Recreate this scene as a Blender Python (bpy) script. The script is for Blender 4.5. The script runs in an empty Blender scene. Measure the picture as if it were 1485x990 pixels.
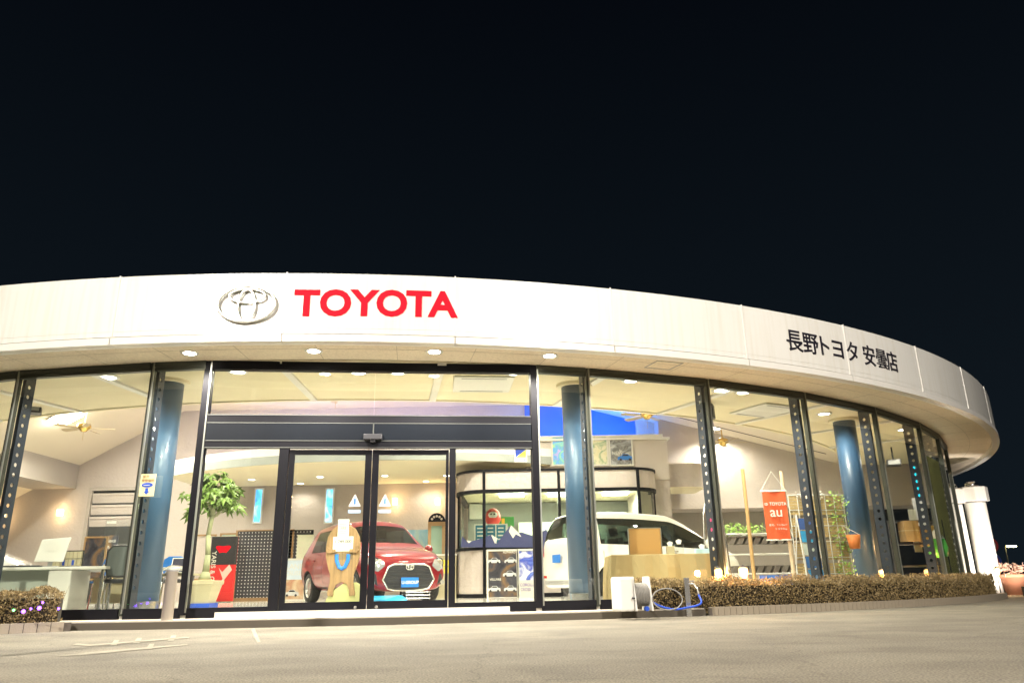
import bpy, math, random
from mathutils import Vector, Matrix
from mathutils.bvhtree import BVHTree
rnd = random.Random(7)
S = bpy.context.scene
COL = S.collection
R_ = math.radians
# ---------------------------------------------------------------- camera
LENS, PITCH, ROLL, EYE = 26.67, 17.8, -1.0, 0.44
_p, _r = R_(PITCH), R_(ROLL)
FW = Vector((0, math.cos(_p), math.sin(_p)))
_up, _rt = Vector((0, -math.sin(_p), math.cos(_p))), Vector((1, 0, 0))
RT = _rt * math.cos(_r) + _up * math.sin(_r)
UP = -_rt * math.sin(_r) + _up * math.cos(_r)
cd = bpy.data.cameras.new('camera'); cam = bpy.data.objects.new('camera', cd); COL.objects.link(cam)
cam.matrix_world = Matrix(((RT.x, UP.x, -FW.x, 0), (RT.y, UP.y, -FW.y, 0), (RT.z, UP.z, -FW.z, EYE), (0, 0, 0, 1)))
cd.sensor_width = 36; cd.lens = LENS; cd.clip_end = 2000; cd.clip_start = .05
S.camera = cam
# ---------------------------------------------------------------- night sky
wd = bpy.data.worlds.new('World'); S.world = wd; wd.use_nodes = True
bg = wd.node_tree.nodes['Background']
_nt = wd.node_tree; _tc = _nt.nodes.new('ShaderNodeTexCoord'); _sx = _nt.nodes.new('ShaderNodeSeparateXYZ'); _cr = _nt.nodes.new('ShaderNodeValToRGB')
_nt.links.new(_tc.outputs['Generated'], _sx.inputs[0]); _nt.links.new(_sx.outputs['Z'], _cr.inputs[0]); _nt.links.new(_cr.outputs[0], bg.inputs[0])
_cr.color_ramp.elements[0].position = .0; _cr.color_ramp.elements[0].color = (.42, .70, 1.0, 1); _cr.color_ramp.elements[1].position = .75; _cr.color_ramp.elements[1].color = (.08, .13, .25, 1)
bg.inputs[1].default_value = 0.0050   # faint town glow towards the horizon
S.view_settings.view_transform = 'Standard'; S.view_settings.look = 'None'
S.view_settings.exposure = 1.5; S.view_settings.gamma = 1
S.cycles.use_denoising = True
S.cycles.max_bounces = 7; S.cycles.diffuse_bounces = 3; S.cycles.glossy_bounces = 3
S.cycles.transparent_max_bounces = 16; S.cycles.transmission_bounces = 4
S.cycles.sample_clamp_indirect = 6.0
S.cycles.caustics_reflective = False; S.cycles.caustics_refractive = False

# site survey: a photo bearing taken to a known depth, height or radius
def bearing(px, py): return FW + RT * ((px - 742.5) / 1100) - UP * ((py - 495) / 1100)
def at(px, py, Y):
    d = bearing(px, py); return Vector((0, 0, EYE)) + d * (Y / d.y)
def atz(px, py, z):
    d = bearing(px, py); return Vector((0, 0, EYE)) + d * ((z - EYE) / d.z)

# ---------------------------------------------------------------- mesh builder
class G:
    def __init__(s): s.v = []; s.f = []; s.m = Matrix.Identity(4); s.mi = []
    def add(s, vs, fs, mi=0):
        o = len(s.v); s.v += [tuple(s.m @ Vector(p)) for p in vs]
        s.f += [tuple(i + o for i in q) for q in fs]; s.mi += [mi] * len(fs); return s
    def box(s, x0, x1, y0, y1, z0, z1, mi=0):
        return s.add([(x, y, z) for z in (z0, z1) for y in (y0, y1) for x in (x0, x1)],
                     [(0, 2, 3, 1), (4, 5, 7, 6), (0, 1, 5, 4), (2, 6, 7, 3), (0, 4, 6, 2), (1, 3, 7, 5)], mi)
    def cyl(s, a, b, r0, r1=None, n=12, mi=0):
        a, b = Vector(a), Vector(b); r1 = r0 if r1 is None else r1
        d = (b - a).normalized(); u = d.orthogonal().normalized(); w = d.cross(u)
        vs = [tuple(c + (u * math.cos(t) + w * math.sin(t)) * r) for c, r in ((a, r0), (b, r1)) for t in [2 * math.pi * k / n for k in range(n)]]
        fs = [(k, (k + 1) % n, n + (k + 1) % n, n + k) for k in range(n)] + [tuple(range(n))[::-1], tuple(range(n, 2 * n))]
        return s.add(vs, fs, mi)
    def tube(s, pts, r, n=6, closed=False, mi=0):
        P = [Vector(p) for p in pts]; N = len(P); vs = []; fs = []; u = None
        for i, p in enumerate(P):
            if closed: d = P[(i + 1) % N] - P[i - 1]
            else: d = P[min(i + 1, N - 1)] - P[max(i - 1, 0)]
            d.normalize()
            u = d.orthogonal().normalized() if u is None else (u - d * u.dot(d)).normalized()
            w = d.cross(u)
            vs += [tuple(p + (u * math.cos(2 * math.pi * k / n) + w * math.sin(2 * math.pi * k / n)) * r) for k in range(n)]
        for i in range(N if closed else N - 1):
            j = (i + 1) % N
            fs += [(i * n + k, i * n + (k + 1) % n, j * n + (k + 1) % n, j * n + k) for k in range(n)]
        if not closed: fs += [tuple(range(n))[::-1], tuple(range((N - 1) * n, N * n))]
        return s.add(vs, fs, mi)
    def lathe(s, prof, n=24, mi=0):
        vs = [(r * math.cos(2 * math.pi * k / n), r * math.sin(2 * math.pi * k / n), z) for r, z in prof for k in range(n)]
        fs = [(i * n + k, i * n + (k + 1) % n, (i + 1) * n + (k + 1) % n, (i + 1) * n + k) for i in range(len(prof) - 1) for k in range(n)]
        return s.add(vs, fs, mi)
    def prism(s, poly, z0, z1, mi=0):
        n = len(poly)
        vs = [(x, y, z0) for x, y in poly] + [(x, y, z1) for x, y in poly]
        return s.add(vs, [tuple(range(n))[::-1], tuple(range(n, 2 * n))] + [(k, (k + 1) % n, n + (k + 1) % n, n + k) for k in range(n)], mi)
    def slab(s, poly, y0, y1, mi=0):       # polygon in x,z standing upright, thickness along y
        n = len(poly)
        vs = [(x, y0, z) for x, z in poly] + [(x, y1, z) for x, z in poly]
        return s.add(vs, [tuple(range(n)), tuple(range(n, 2 * n))[::-1]] + [(k, n + k, n + (k + 1) % n, (k + 1) % n) for k in range(n)], mi)
    def arc(s, r0, r1, a0, a1, z0, z1, n=None, mi=0):   # ring segment about the drum's axis
        n = n or max(1, int(abs(a1 - a0) / 1.2)); vs = []
        for k in range(n + 1):
            a = R_(a0 + (a1 - a0) * k / n); sn, cs = math.sin(a), -math.cos(a)
            vs += [(r0 * sn, r0 * cs, z0), (r1 * sn, r1 * cs, z0), (r1 * sn, r1 * cs, z1), (r0 * sn, r0 * cs, z1)]
        fs = []
        for k in range(n):
            b, c = k * 4, k * 4 + 4
            fs += [(b + i, b + (i + 1) % 4, c + (i + 1) % 4, c + i) for i in range(4)]
        return s.add(vs, fs + [(3, 2, 1, 0), (n * 4, n * 4 + 1, n * 4 + 2, n * 4 + 3)], mi)
    def wall(s, path, t, z0, z1, mi=0):    # thick wall along a plan path
        P = [Vector(p) for p in path]; L = []; Rr = []
        for i, p in enumerate(P):
            d = (P[min(i + 1, len(P) - 1)] - P[max(i - 1, 0)]).normalized(); nn = Vector((-d.y, d.x)) * t / 2
            L.append(p + nn); Rr.append(p - nn)
        vs = []
        for a, b in zip(L, Rr): vs += [(b.x, b.y, z0), (a.x, a.y, z0), (a.x, a.y, z1), (b.x, b.y, z1)]
        fs = []
        for k in range(len(P) - 1):
            b, c = k * 4, k * 4 + 4
            fs += [(b + i, b + (i + 1) % 4, c + (i + 1) % 4, c + i) for i in range(4)]
        n = len(P) - 1
        return s.add(vs, fs + [(3, 2, 1, 0), (n * 4, n * 4 + 1, n * 4 + 2, n * 4 + 3)], mi)
    def mesh(s, name):
        me = bpy.data.meshes.new(name); me.from_pydata(s.v, [], s.f); me.update(); return me
    def build(s, name, mat, parent=None, smooth=False, loc=None, rz=0, bevel=0, kind=None):
        me = s.mesh(name)
        for q in (mat if isinstance(mat, list) else [mat]): me.materials.append(q)
        if isinstance(mat, list): me.polygons.foreach_set('material_index', s.mi)
        if smooth: me.polygons.foreach_set('use_smooth', [True] * len(me.polygons))
        return link(name, me, parent, loc, rz, bevel, kind)
def link(name, me, parent=None, loc=None, rz=0, bevel=0, kind=None):
    o = bpy.data.objects.new(name, me); COL.objects.link(o); o.parent = parent
    if loc is not None: o.location = loc
    o.rotation_euler.z = rz
    if bevel:
        b = o.modifiers.new('edge', 'BEVEL'); b.width = bevel; b.segments = 2; b.limit_method = 'ANGLE'
    if kind: o['kind'] = kind
    return o
def tag(o, label, cat, group=None):
    o['label'] = label; o['category'] = cat
    if group: o['group'] = group
    return o
def thing(name, label, cat, loc=(0, 0, 0), rz=0, group=None):
    o = bpy.data.objects.new(name, None); COL.objects.link(o); o.location = loc; o.rotation_euler.z = rz
    o.empty_display_size = .2
    return tag(o, label, cat, group)
def dup(o, loc, rz, label=None, parent=None):
    c = o.copy(); COL.objects.link(c); c.parent = parent
    if loc is not None: c.location = loc; c.rotation_euler.z = rz
    if label: c['label'] = label
    for ch in list(o.children): dup(ch, None, 0, None, c)
    return c
# ---------------------------------------------------------------- materials
MATS = {}
def M(name, col, rough=.5, metal=0, var=.12, vs=3.0, bump=0, bs=60, emit=0, coat=0, island=0, spec=.5):
    if name in MATS: return MATS[name]
    m = bpy.data.materials.new(name); m.use_nodes = True; nt = m.node_tree; b = nt.nodes['Principled BSDF']
    b.inputs['Roughness'].default_value = rough; b.inputs['Metallic'].default_value = metal
    b.inputs['Coat Weight'].default_value = coat; b.inputs['Specular IOR Level'].default_value = spec
    tc = nt.nodes.new('ShaderNodeTexCoord'); nz = nt.nodes.new('ShaderNodeTexNoise')
    nz.inputs['Scale'].default_value = vs; nz.inputs['Detail'].default_value = 6
    nt.links.new(tc.outputs['Object'], nz.inputs['Vector'])
    mx = nt.nodes.new('ShaderNodeMix'); mx.data_type = 'RGBA'
    mx.inputs[6].default_value = tuple(c * (1 - var) for c in col) + (1,)
    mx.inputs[7].default_value = tuple(min(1, c * (1 + var)) for c in col) + (1,)
    src = nz.outputs['Fac']
    if island:
        ge = nt.nodes.new('ShaderNodeNewGeometry'); src = ge.outputs['Random Per Island']
    nt.links.new(src, mx.inputs[0]); nt.links.new(mx.outputs[2], b.inputs['Base Color'])
    if emit:
        nt.links.new(mx.outputs[2], b.inputs['Emission Color']); b.inputs['Emission Strength'].default_value = emit
    if bump:
        n2 = nt.nodes.new('ShaderNodeTexNoise'); n2.inputs['Scale'].default_value = bs; n2.inputs['Detail'].default_value = 4
        nt.links.new(tc.outputs['Object'], n2.inputs['Vector'])
        bp = nt.nodes.new('ShaderNodeBump'); bp.inputs['Strength'].default_value = bump; bp.inputs['Distance'].default_value = .02
        nt.links.new(n2.outputs['Fac'], bp.inputs['Height']); nt.links.new(bp.outputs[0], b.inputs['Normal'])
    MATS[name] = m; return m
def thin_glass(name, tint, refl=1.0, dust=.015):
    m = bpy.data.materials.new(name); m.use_nodes = True; nt = m.node_tree; nt.nodes.clear()
    out = nt.nodes.new('ShaderNodeOutputMaterial'); tr = nt.nodes.new('ShaderNodeBsdfTransparent'); gl = nt.nodes.new('ShaderNodeBsdfGlossy')
    df = nt.nodes.new('ShaderNodeBsdfDiffuse'); df.inputs[0].default_value = (.8, .8, .75, 1)
    tr.inputs[0].default_value = tint + (1,); gl.inputs['Roughness'].default_value = .01
    lw = nt.nodes.new('ShaderNodeLayerWeight'); lw.inputs[0].default_value = .5
    pw = nt.nodes.new('ShaderNodeMath'); pw.operation = 'POWER'; pw.inputs[1].default_value = 5; nt.links.new(lw.outputs['Facing'], pw.inputs[0])
    mu = nt.nodes.new('ShaderNodeMath'); mu.operation = 'MULTIPLY_ADD'; mu.inputs[1].default_value = .8 * refl; mu.inputs[2].default_value = .035 * refl
    nt.links.new(pw.outputs[0], mu.inputs[0])
    a = nt.nodes.new('ShaderNodeMixShader'); b = nt.nodes.new('ShaderNodeMixShader')
    nz = nt.nodes.new('ShaderNodeTexNoise'); nz.inputs['Scale'].default_value = 5; nz.inputs['Detail'].default_value = 8
    tc = nt.nodes.new('ShaderNodeTexCoord'); nt.links.new(tc.outputs['Object'], nz.inputs['Vector'])
    mp = nt.nodes.new('ShaderNodeMath'); mp.operation = 'MULTIPLY'; mp.inputs[1].default_value = dust * 2
    nt.links.new(nz.outputs['Fac'], mp.inputs[0]); nt.links.new(mp.outputs[0], b.inputs[0])
    nt.links.new(mu.outputs[0], a.inputs[0]); nt.links.new(tr.outputs[0], a.inputs[1]); nt.links.new(gl.outputs[0], a.inputs[2])
    nt.links.new(a.outputs[0], b.inputs[1]); nt.links.new(df.outputs[0], b.inputs[2]); nt.links.new(b.outputs[0], out.inputs[0])
    MATS[name] = m; return m
def glow(name, col, strength):
    m = bpy.data.materials.new(name); m.use_nodes = True; b = m.node_tree.nodes['Principled BSDF']
    b.inputs['Base Color'].default_value = col + (1,); b.inputs['Emission Color'].default_value = col + (1,); b.inputs['Emission Strength'].default_value = strength
    MATS[name] = m; return m
def asphalt_mat():
    m = M('asphalt', (.245, .22, .175), .85, var=.22, vs=1.3, bump=.55, bs=70)
    nt = m.node_tree; b = nt.nodes['Principled BSDF']
    tc = nt.nodes.new('ShaderNodeTexCoord')
    n = nt.nodes.new('ShaderNodeTexNoise'); n.inputs['Scale'].default_value = 75; n.inputs['Detail'].default_value = 4
    nt.links.new(tc.outputs['Object'], n.inputs['Vector'])
    cr = nt.nodes.new('ShaderNodeValToRGB'); cr.color_ramp.elements[0].position = .36; cr.color_ramp.elements[1].position = .66
    cr.color_ramp.elements[0].color = (.62, .62, .62, 1); cr.color_ramp.elements[1].color = (1.42, 1.42, 1.38, 1)
    nt.links.new(n.outputs['Fac'], cr.inputs[0])
    mu = nt.nodes.new('ShaderNodeMix'); mu.data_type = 'RGBA'; mu.blend_type = 'MULTIPLY'; mu.inputs[0].default_value = 1
    old = b.inputs['Base Color'].links[0].from_socket
    nt.links.new(old, mu.inputs[6]); nt.links.new(cr.outputs[0], mu.inputs[7])
    mpn = nt.nodes.new('ShaderNodeMapping'); mpn.inputs['Scale'].default_value = (.8, 1.15, 1); mpn.inputs['Rotation'].default_value = (0, 0, .25); nt.links.new(tc.outputs['Object'], mpn.inputs[0])
    n3 = nt.nodes.new('ShaderNodeTexNoise'); n3.inputs['Scale'].default_value = 1.4; n3.inputs['Detail'].default_value = 7; n3.inputs['Distortion'].default_value = .6; nt.links.new(mpn.outputs[0], n3.inputs['Vector'])
    c3 = nt.nodes.new('ShaderNodeValToRGB'); c3.color_ramp.elements[0].position = .38; c3.color_ramp.elements[1].position = .62; c3.color_ramp.elements[0].color = (.84, .84, .85, 1); c3.color_ramp.elements[1].color = (1.07, 1.07, 1.06, 1); nt.links.new(n3.outputs['Fac'], c3.inputs[0])
    m3 = nt.nodes.new('ShaderNodeMix'); m3.data_type = 'RGBA'; m3.blend_type = 'MULTIPLY'; m3.inputs[0].default_value = 1
    nt.links.new(mu.outputs[2], m3.inputs[6]); nt.links.new(c3.outputs[0], m3.inputs[7])
    vo = nt.nodes.new('ShaderNodeTexVoronoi'); vo.feature = 'DISTANCE_TO_EDGE'; vo.inputs['Scale'].default_value = .42
    nd = nt.nodes.new('ShaderNodeVectorMath'); nd.operation = 'ADD'; nsc = nt.nodes.new('ShaderNodeVectorMath'); nsc.operation = 'SCALE'; nsc.inputs['Scale'].default_value = .5
    n4 = nt.nodes.new('ShaderNodeTexNoise'); n4.inputs['Scale'].default_value = 2.5; n4.inputs['Detail'].default_value = 5; nt.links.new(tc.outputs['Object'], n4.inputs['Vector']); nt.links.new(n4.outputs['Color'], nsc.inputs[0])
    nt.links.new(tc.outputs['Object'], nd.inputs[0]); nt.links.new(nsc.outputs[0], nd.inputs[1]); nt.links.new(nd.outputs[0], vo.inputs['Vector'])
    c4 = nt.nodes.new('ShaderNodeValToRGB'); c4.color_ramp.elements[0].position = .0; c4.color_ramp.elements[1].position = .006; c4.color_ramp.elements[0].color = (.55, .55, .55, 1); c4.color_ramp.elements[1].color = (1, 1, 1, 1); nt.links.new(vo.outputs['Distance'], c4.inputs[0])
    m4 = nt.nodes.new('ShaderNodeMix'); m4.data_type = 'RGBA'; m4.blend_type = 'MULTIPLY'; nt.links.new(n3.outputs['Fac'], m4.inputs[0])
    nt.links.new(m3.outputs[2], m4.inputs[6]); nt.links.new(c4.outputs[0], m4.inputs[7]); nt.links.new(m4.outputs[2], b.inputs['Base Color'])
    return m
def dots_mat(name, base, dot, pitch, rad):
    m = M(name, base, .6); nt = m.node_tree; b = nt.nodes['Principled BSDF']
    tc = nt.nodes.new('ShaderNodeTexCoord'); sx = nt.nodes.new('ShaderNodeSeparateXYZ'); nt.links.new(tc.outputs['Object'], sx.inputs[0])
    ds = []
    for ax in ('X', 'Z'):
        a = nt.nodes.new('ShaderNodeMath'); a.operation = 'PINGPONG'; a.inputs[1].default_value = pitch / 2
        nt.links.new(sx.outputs[ax], a.inputs[0])
        q = nt.nodes.new('ShaderNodeMath'); q.operation = 'POWER'; q.inputs[1].default_value = 2; nt.links.new(a.outputs[0], q.inputs[0]); ds.append(q)
    ad = nt.nodes.new('ShaderNodeMath'); ad.operation = 'ADD'; nt.links.new(ds[0].outputs[0], ad.inputs[0]); nt.links.new(ds[1].outputs[0], ad.inputs[1])
    lt = nt.nodes.new('ShaderNodeMath'); lt.operation = 'LESS_THAN'; lt.inputs[1].default_value = rad * rad; nt.links.new(ad.outputs[0], lt.inputs[0])
    mx = nt.nodes.new('ShaderNodeMix'); mx.data_type = 'RGBA'; old = b.inputs['Base Color'].links[0].from_socket
    nt.links.new(lt.outputs[0], mx.inputs[0]); nt.links.new(old, mx.inputs[6]); mx.inputs[7].default_value = dot + (1,)
    nt.links.new(mx.outputs[2], b.inputs['Base Color']); return m
def print_mat(name, cols, scale=3.0):      # a printed picture: patches of colour
    m = bpy.data.materials.new(name); m.use_nodes = True; nt = m.node_tree; b = nt.nodes['Principled BSDF']; b.inputs['Roughness'].default_value = .35
    tc = nt.nodes.new('ShaderNodeTexCoord'); n = nt.nodes.new('ShaderNodeTexNoise'); n.inputs['Scale'].default_value = scale; n.inputs['Detail'].default_value = 5
    n.inputs['Distortion'].default_value = 1.2
    nt.links.new(tc.outputs['Object'], n.inputs['Vector']); cr = nt.nodes.new('ShaderNodeValToRGB'); e = cr.color_ramp.elements
    while len(e) < len(cols): e.new(.5)
    for k, c in enumerate(cols): e[k].position = .3 + .42 * k / max(1, len(cols) - 1); e[k].color = c + (1,)
    nt.links.new(n.outputs['Fac'], cr.inputs[0]); nt.links.new(cr.outputs[0], b.inputs['Base Color']); MATS[name] = m; return m
WHITE = M('fascia_white', (.78, .77, .73), .28, var=.05, vs=.6, coat=.3, bump=.02, bs=8)
def streaks(m, lo=.945):
    nt = m.node_tree; b = nt.nodes['Principled BSDF']; tc = nt.nodes.new('ShaderNodeTexCoord'); mp = nt.nodes.new('ShaderNodeMapping'); mp.inputs['Scale'].default_value = (9, 9, .5); nt.links.new(tc.outputs['Object'], mp.inputs[0])
    n = nt.nodes.new('ShaderNodeTexNoise'); n.inputs['Scale'].default_value = 1.5; n.inputs['Detail'].default_value = 6; nt.links.new(mp.outputs[0], n.inputs['Vector'])
    c = nt.nodes.new('ShaderNodeValToRGB'); c.color_ramp.elements[0].position = .3; c.color_ramp.elements[1].position = .55; c.color_ramp.elements[0].color = (lo, lo * .985, lo * .95, 1); nt.links.new(n.outputs['Fac'], c.inputs[0])
    mu = nt.nodes.new('ShaderNodeMix'); mu.data_type = 'RGBA'; mu.blend_type = 'MULTIPLY'; mu.inputs[0].default_value = 1; nt.links.new(b.inputs['Base Color'].links[0].from_socket, mu.inputs[6]); nt.links.new(c.outputs[0], mu.inputs[7]); nt.links.new(mu.outputs[2], b.inputs['Base Color'])
streaks(WHITE)
TRIM = M('trim_white', (.78, .76, .72), .3, var=.05)
SOFFIT = M('soffit_board', (.76, .67, .53), .9, var=.22, vs=26, bump=.35, bs=45)
CEIL = M('ceiling_cream', (.80, .72, .52), .85, var=.05, vs=2)
CEIL2 = M('sloped_ceiling', (.72, .64, .52), .85, var=.05, vs=1.5)
WALLM = M('wall_paper', (.50, .44, .41), .85, var=.06, vs=2, bump=.5, bs=14)
WALLD = M('wall_grey', (.40, .36, .33), .85, var=.06, vs=2, bump=.3, bs=14)
RELIEF = M('relief_panel', (.52, .46, .43), .8, var=.07, vs=9, bump=1.0, bs=11)
FLOOR = M('floor_tile', (.68, .66, .60), .12, var=.05, vs=2)
STEP = M('step_tile', (.60, .54, .45), .6, var=.12, vs=5, bump=.15, bs=40)
BLACK = M('black_aluminium', (.008, .008, .011), .5, var=.2, spec=.12)
BRONZE = M('bronze_frame', (.05, .055, .042), .4, metal=.4, var=.15)
EDGE = M('bright_frame_edge', (.30, .31, .28), .35, metal=.7)
STEEL = M('steel', (.6, .6, .6), .25, metal=1, var=.1)
CHROME = M('chrome', (.84, .83, .78), .22, metal=.75, var=.02)
BLUECOL = M('column_blue', (.035, .085, .165), .42, var=.3, vs=1.2, coat=.2)
RED = M('sign_red', (.80, .006, .022), .65, var=.03, spec=.12)
INK = M('sign_black', (.012, .010, .018), .4, var=.1)
WOOD = M('pine_wood', (.50, .31, .13), .6, var=.28, vs=11)
DWOOD = M('brown_wood', (.34, .21, .10), .55, var=.2, vs=6)
PLASTIC = M('white_plastic', (.75, .74, .70), .4, var=.04)
GREY = M('grey_plastic', (.30, .30, .30), .45)
DARK = M('dark_plastic', (.03, .03, .035), .4)
RUBBER = M('tyre_rubber', (.02, .02, .02), .8, bump=.3)
BLUE = M('blue_plastic', (.02, .18, .62), .4)
ROYAL = M('royal_blue', (.02, .08, .48), .4)
NAVY = M('navy_film', (.05, .06, .16), .5)
PAPER = M('paper', (.70, .69, .64), .7, var=.04)
YELLOW = M('yellow_card', (.85, .72, .08), .5)
CREAMP = M('cream_plastic', (.46, .41, .27), .5)
ORANGE = M('orange_fabric', (.72, .11, .035), .8, var=.08, vs=8, bump=.15, bs=90)
TERRA = M('terracotta', (.50, .22, .13), .7)
GLASS = thin_glass('window_glass', (.95, .97, .93), 1.3, .003)
ACRYL = thin_glass('clear_acrylic', (.93, .95, .95))
CARGLASS = thin_glass('car_glass', (.30, .36, .34), 1.3, .004)
CLOTH = M('brown_cloth', (.42, .33, .17), .9, var=.1, vs=4, bump=.2, bs=120)
CARD = M('cardboard', (.55, .37, .17), .8, var=.1, vs=5)
LEAF = M('leaf', (.12, .19, .04), .45, var=.6, island=1)
LEAFB = M('bright_leaf', (.30, .48, .10), .5, var=.5, island=1)
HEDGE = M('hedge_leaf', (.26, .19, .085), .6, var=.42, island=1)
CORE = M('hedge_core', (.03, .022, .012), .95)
SOIL = M('bark_chips', (.45, .30, .15), .9, bump=.6, bs=30)
LAMP = glow('lamp_white', (1.0, .93, .80), 26)
LAMPD = glow('lamp_soft', (1.0, .95, .85), 9)
WARM = glow('lamp_warm', (1.0, .50, .16), 1.5)
TUBE = glow('tube_light', (.95, 1.0, .82), 8)
SLOTB = print_mat('slot_glass', [(.02, .10, .6), (.1, .5, .95), (.6, .9, 1.0)], 2.2)
_b = SLOTB.node_tree.nodes['Principled BSDF']; _b.inputs['Emission Strength'].default_value = .9
SLOTB.node_tree.links.new(_b.inputs['Base Color'].links[0].from_socket, _b.inputs['Emission Color'])

def lamp(kind, parent, loc, power, col=(1, .93, .81), size=.3, aim=None, spot=None, blend=.5):
    l = bpy.data.lights.new('bulb', kind); l.energy = power; l.color = col
    if kind == 'AREA': l.shape = 'DISK'; l.size = size
    else: l.shadow_soft_size = size
    if spot: l.spot_size = R_(spot); l.spot_blend = blend
    o = bpy.data.objects.new('bulb', l); COL.objects.link(o); o.parent = parent; o.location = loc
    if aim is not None: o.rotation_euler = (Vector(aim) - Vector(loc)).to_track_quat('-Z', 'Y').to_euler()
    return o
def text(name, s, size, mat, parent, loc, rot=(R_(90), 0, 0), ext=.002, bold=0, align='CENTER', sx=1.0):
    c = bpy.data.curves.new(name, 'FONT'); c.body = s; c.size = size; c.extrude = ext; c.offset = bold; c.align_x = align; c.align_y = 'CENTER'; c.resolution_u = 4
    o = bpy.data.objects.new(name, c); me = bpy.data.meshes.new_from_object(o); bpy.data.objects.remove(o); bpy.data.curves.remove(c)
    me.materials.clear(); me.materials.append(mat)
    q = link(name, me, parent); q.location = loc; q.rotation_euler = rot; q.scale = (sx, 1, 1); return q

# ================================================================ ground
CX, CY = -3.85, 27.4
def pol(a, r, z=0.0): a = R_(a); return Vector((CX + r * math.sin(a), CY - r * math.cos(a), z))
g = G(); g.add([(-400, -400, 0), (400, -400, 0), (400, 400, 0), (-400, 400, 0)], [(0, 1, 2, 3)])
o = g.build('asphalt_ground', asphalt_mat()); o['kind'] = 'structure'; o['label'] = 'worn asphalt forecourt in front of the showroom'
# ================================================================ showroom
B = thing('showroom_building', 'round glass-fronted car showroom with broad white fascia and beige soffit', 'building', (CX, CY, 0))
RF, RG, ZS, ZT, FL = 18.03, 16.9, 3.59, 4.47, .17
SEAM0, DSEAM = -4.44, 7.15
for k in range(-5, 16):
    a0, a1 = SEAM0 + k * DSEAM, SEAM0 + (k + 1) * DSEAM
    g = G(); e = .03
    g.arc(RF - .05, RF, a0 + e, a1 - e, 3.622, 3.692, 8); g.arc(RF - .05, RF + .004, a0 + e, a1 - e, 3.692, 4.39, 8); g.arc(RF - .05, RF, a0 + e, a1 - e, 4.39, ZT, 8)
    pn = g.build('fascia_panel', WHITE, B)
    G().arc(RF - .04, RF + .012, a0 - .03, a0 + .03, 3.62, ZT + .012, 1).build('joint_strip', TRIM, pn)
    G().arc(RF - .06, RF + .035, a0 + .02, a1 - .02, 3.505, 3.60, 8).build('lower_trim', TRIM, pn)
G().arc(RF - .12, RF - .05, -45, 112, 3.50, ZT - .01).build('fascia_backing', TRIM, B)
G().arc(14.4, RF - .05, -60, 112, ZT - .06, ZT - .02).build('roof_deck', GREY, B)
G().arc(RG + .03, RF - .06, -45, 112, ZS, ZS + .04).build('soffit', SOFFIT, B)
g = G()
for k in range(-6, 24):
    a = SEAM0 + k * DSEAM / 2 + 1.1
    g.arc(RG + .05, RF - .08, a - .012, a + .012, ZS - .002, ZS, 1)
g.arc(17.45, 17.456, -40, 100, ZS - .002, ZS); g.build('soffit_joint', M('joint_dark', (.46, .40, .31), .9), B)
p = atz(965, 528, ZS); a = math.degrees(math.atan2(p.x - CX, CY - p.y))
g = G()
for q in ((17.2, 17.22, a - .75, a + .75), (17.58, 17.6, a - .75, a + .75), (17.2, 17.6, a - .75, a - .69), (17.2, 17.6, a + .69, a + .75)):
    g.arc(q[0], q[1], q[2], q[3], ZS - .006, ZS - .001, 2)
g.build('access_hatch', GREY, B)
# floor, ring ceiling, raised hall ceiling
g = G(); n = 70
ring = [(RG * math.sin(R_(-75 + 185 * k / n)), -RG * math.cos(R_(-75 + 185 * k / n))) for k in range(n + 1)]
g.prism(ring, .02, FL); g.build('floor_slab', FLOOR, B)
G().arc(14.5, RG - .02, -75, 112, ZS, ZS + .05).build('ring_ceiling', CEIL, B)
G().arc(14.42, 14.5, -75, 112, ZS - .02, 5.8).build('ring_upstand', CEIL, B)
for a in (-24, -16.2, -8.6, 1.5, 9.6, 18.6, 27.5, 36, 45, 54):
    G().arc(14.5, RG - .05, a - .22, a + .22, ZS - .035, ZS, 1).build('ceiling_batten', TRIM, B)
def strip(x0, x1, zf, mat, name, yb=-4.4, n=14, dz=.0):
    g = G(); vs = []; fs = []
    for k in range(n + 1):
        x = x0 + (x1 - x0) * k / n; d = 14.45 ** 2 - x * x
        yf = -math.sqrt(max(d, 19.4)); z = zf(x + CX)
        vs += [(x, yf, z), (x, yb, z), (x, yb, z + .06), (x, yf, z + .06)]
    for k in range(n):
        b, c = 4 * k, 4 * k + 4; fs += [(b + i, b + (i + 1) % 4, c + (i + 1) % 4, c + i) for i in range(4)]
    return g.add(vs, fs).build(name, mat, B)
zl = lambda x: 4.12 + .54 * (x + 13.19)
zr = lambda x: 5.03 - .275 * (x - 4.28)
strip(-13.7, -6.32, zl, CEIL2, 'sloped_ceiling'); strip(-6.32, 5.51, lambda x: 5.75, CEIL2, 'high_ceiling'); strip(5.51, 13.7, zr, CEIL2, 'sloped_ceiling')
for y0 in (-6.2, -8.4):
    g = G()
    for k in range(8):
        xa, xb = 5.6 + k, 6.6 + k
        if xb * xb + y0 * y0 > 14.3 ** 2: break
        g.add([(xa, y0, zr(xa + CX) - .004), (xb, y0, zr(xb + CX) - .004), (xb, y0 + .1, zr(xb + CX) - .004), (xa, y0 + .1, zr(xa + CX) - .004)], [(0, 1, 2, 3)])
    g.build('ceiling_groove', M('groove_dark', (.12, .10, .09), .9), B)
g = G(); g.prism([(14.4 * math.sin(R_(-80 + 160 * k / 40)), -14.4 * math.cos(R_(-80 + 160 * k / 40))) for k in range(41)], 5.86, 5.9); g.build('hall_roof', GREY, B)
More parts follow.
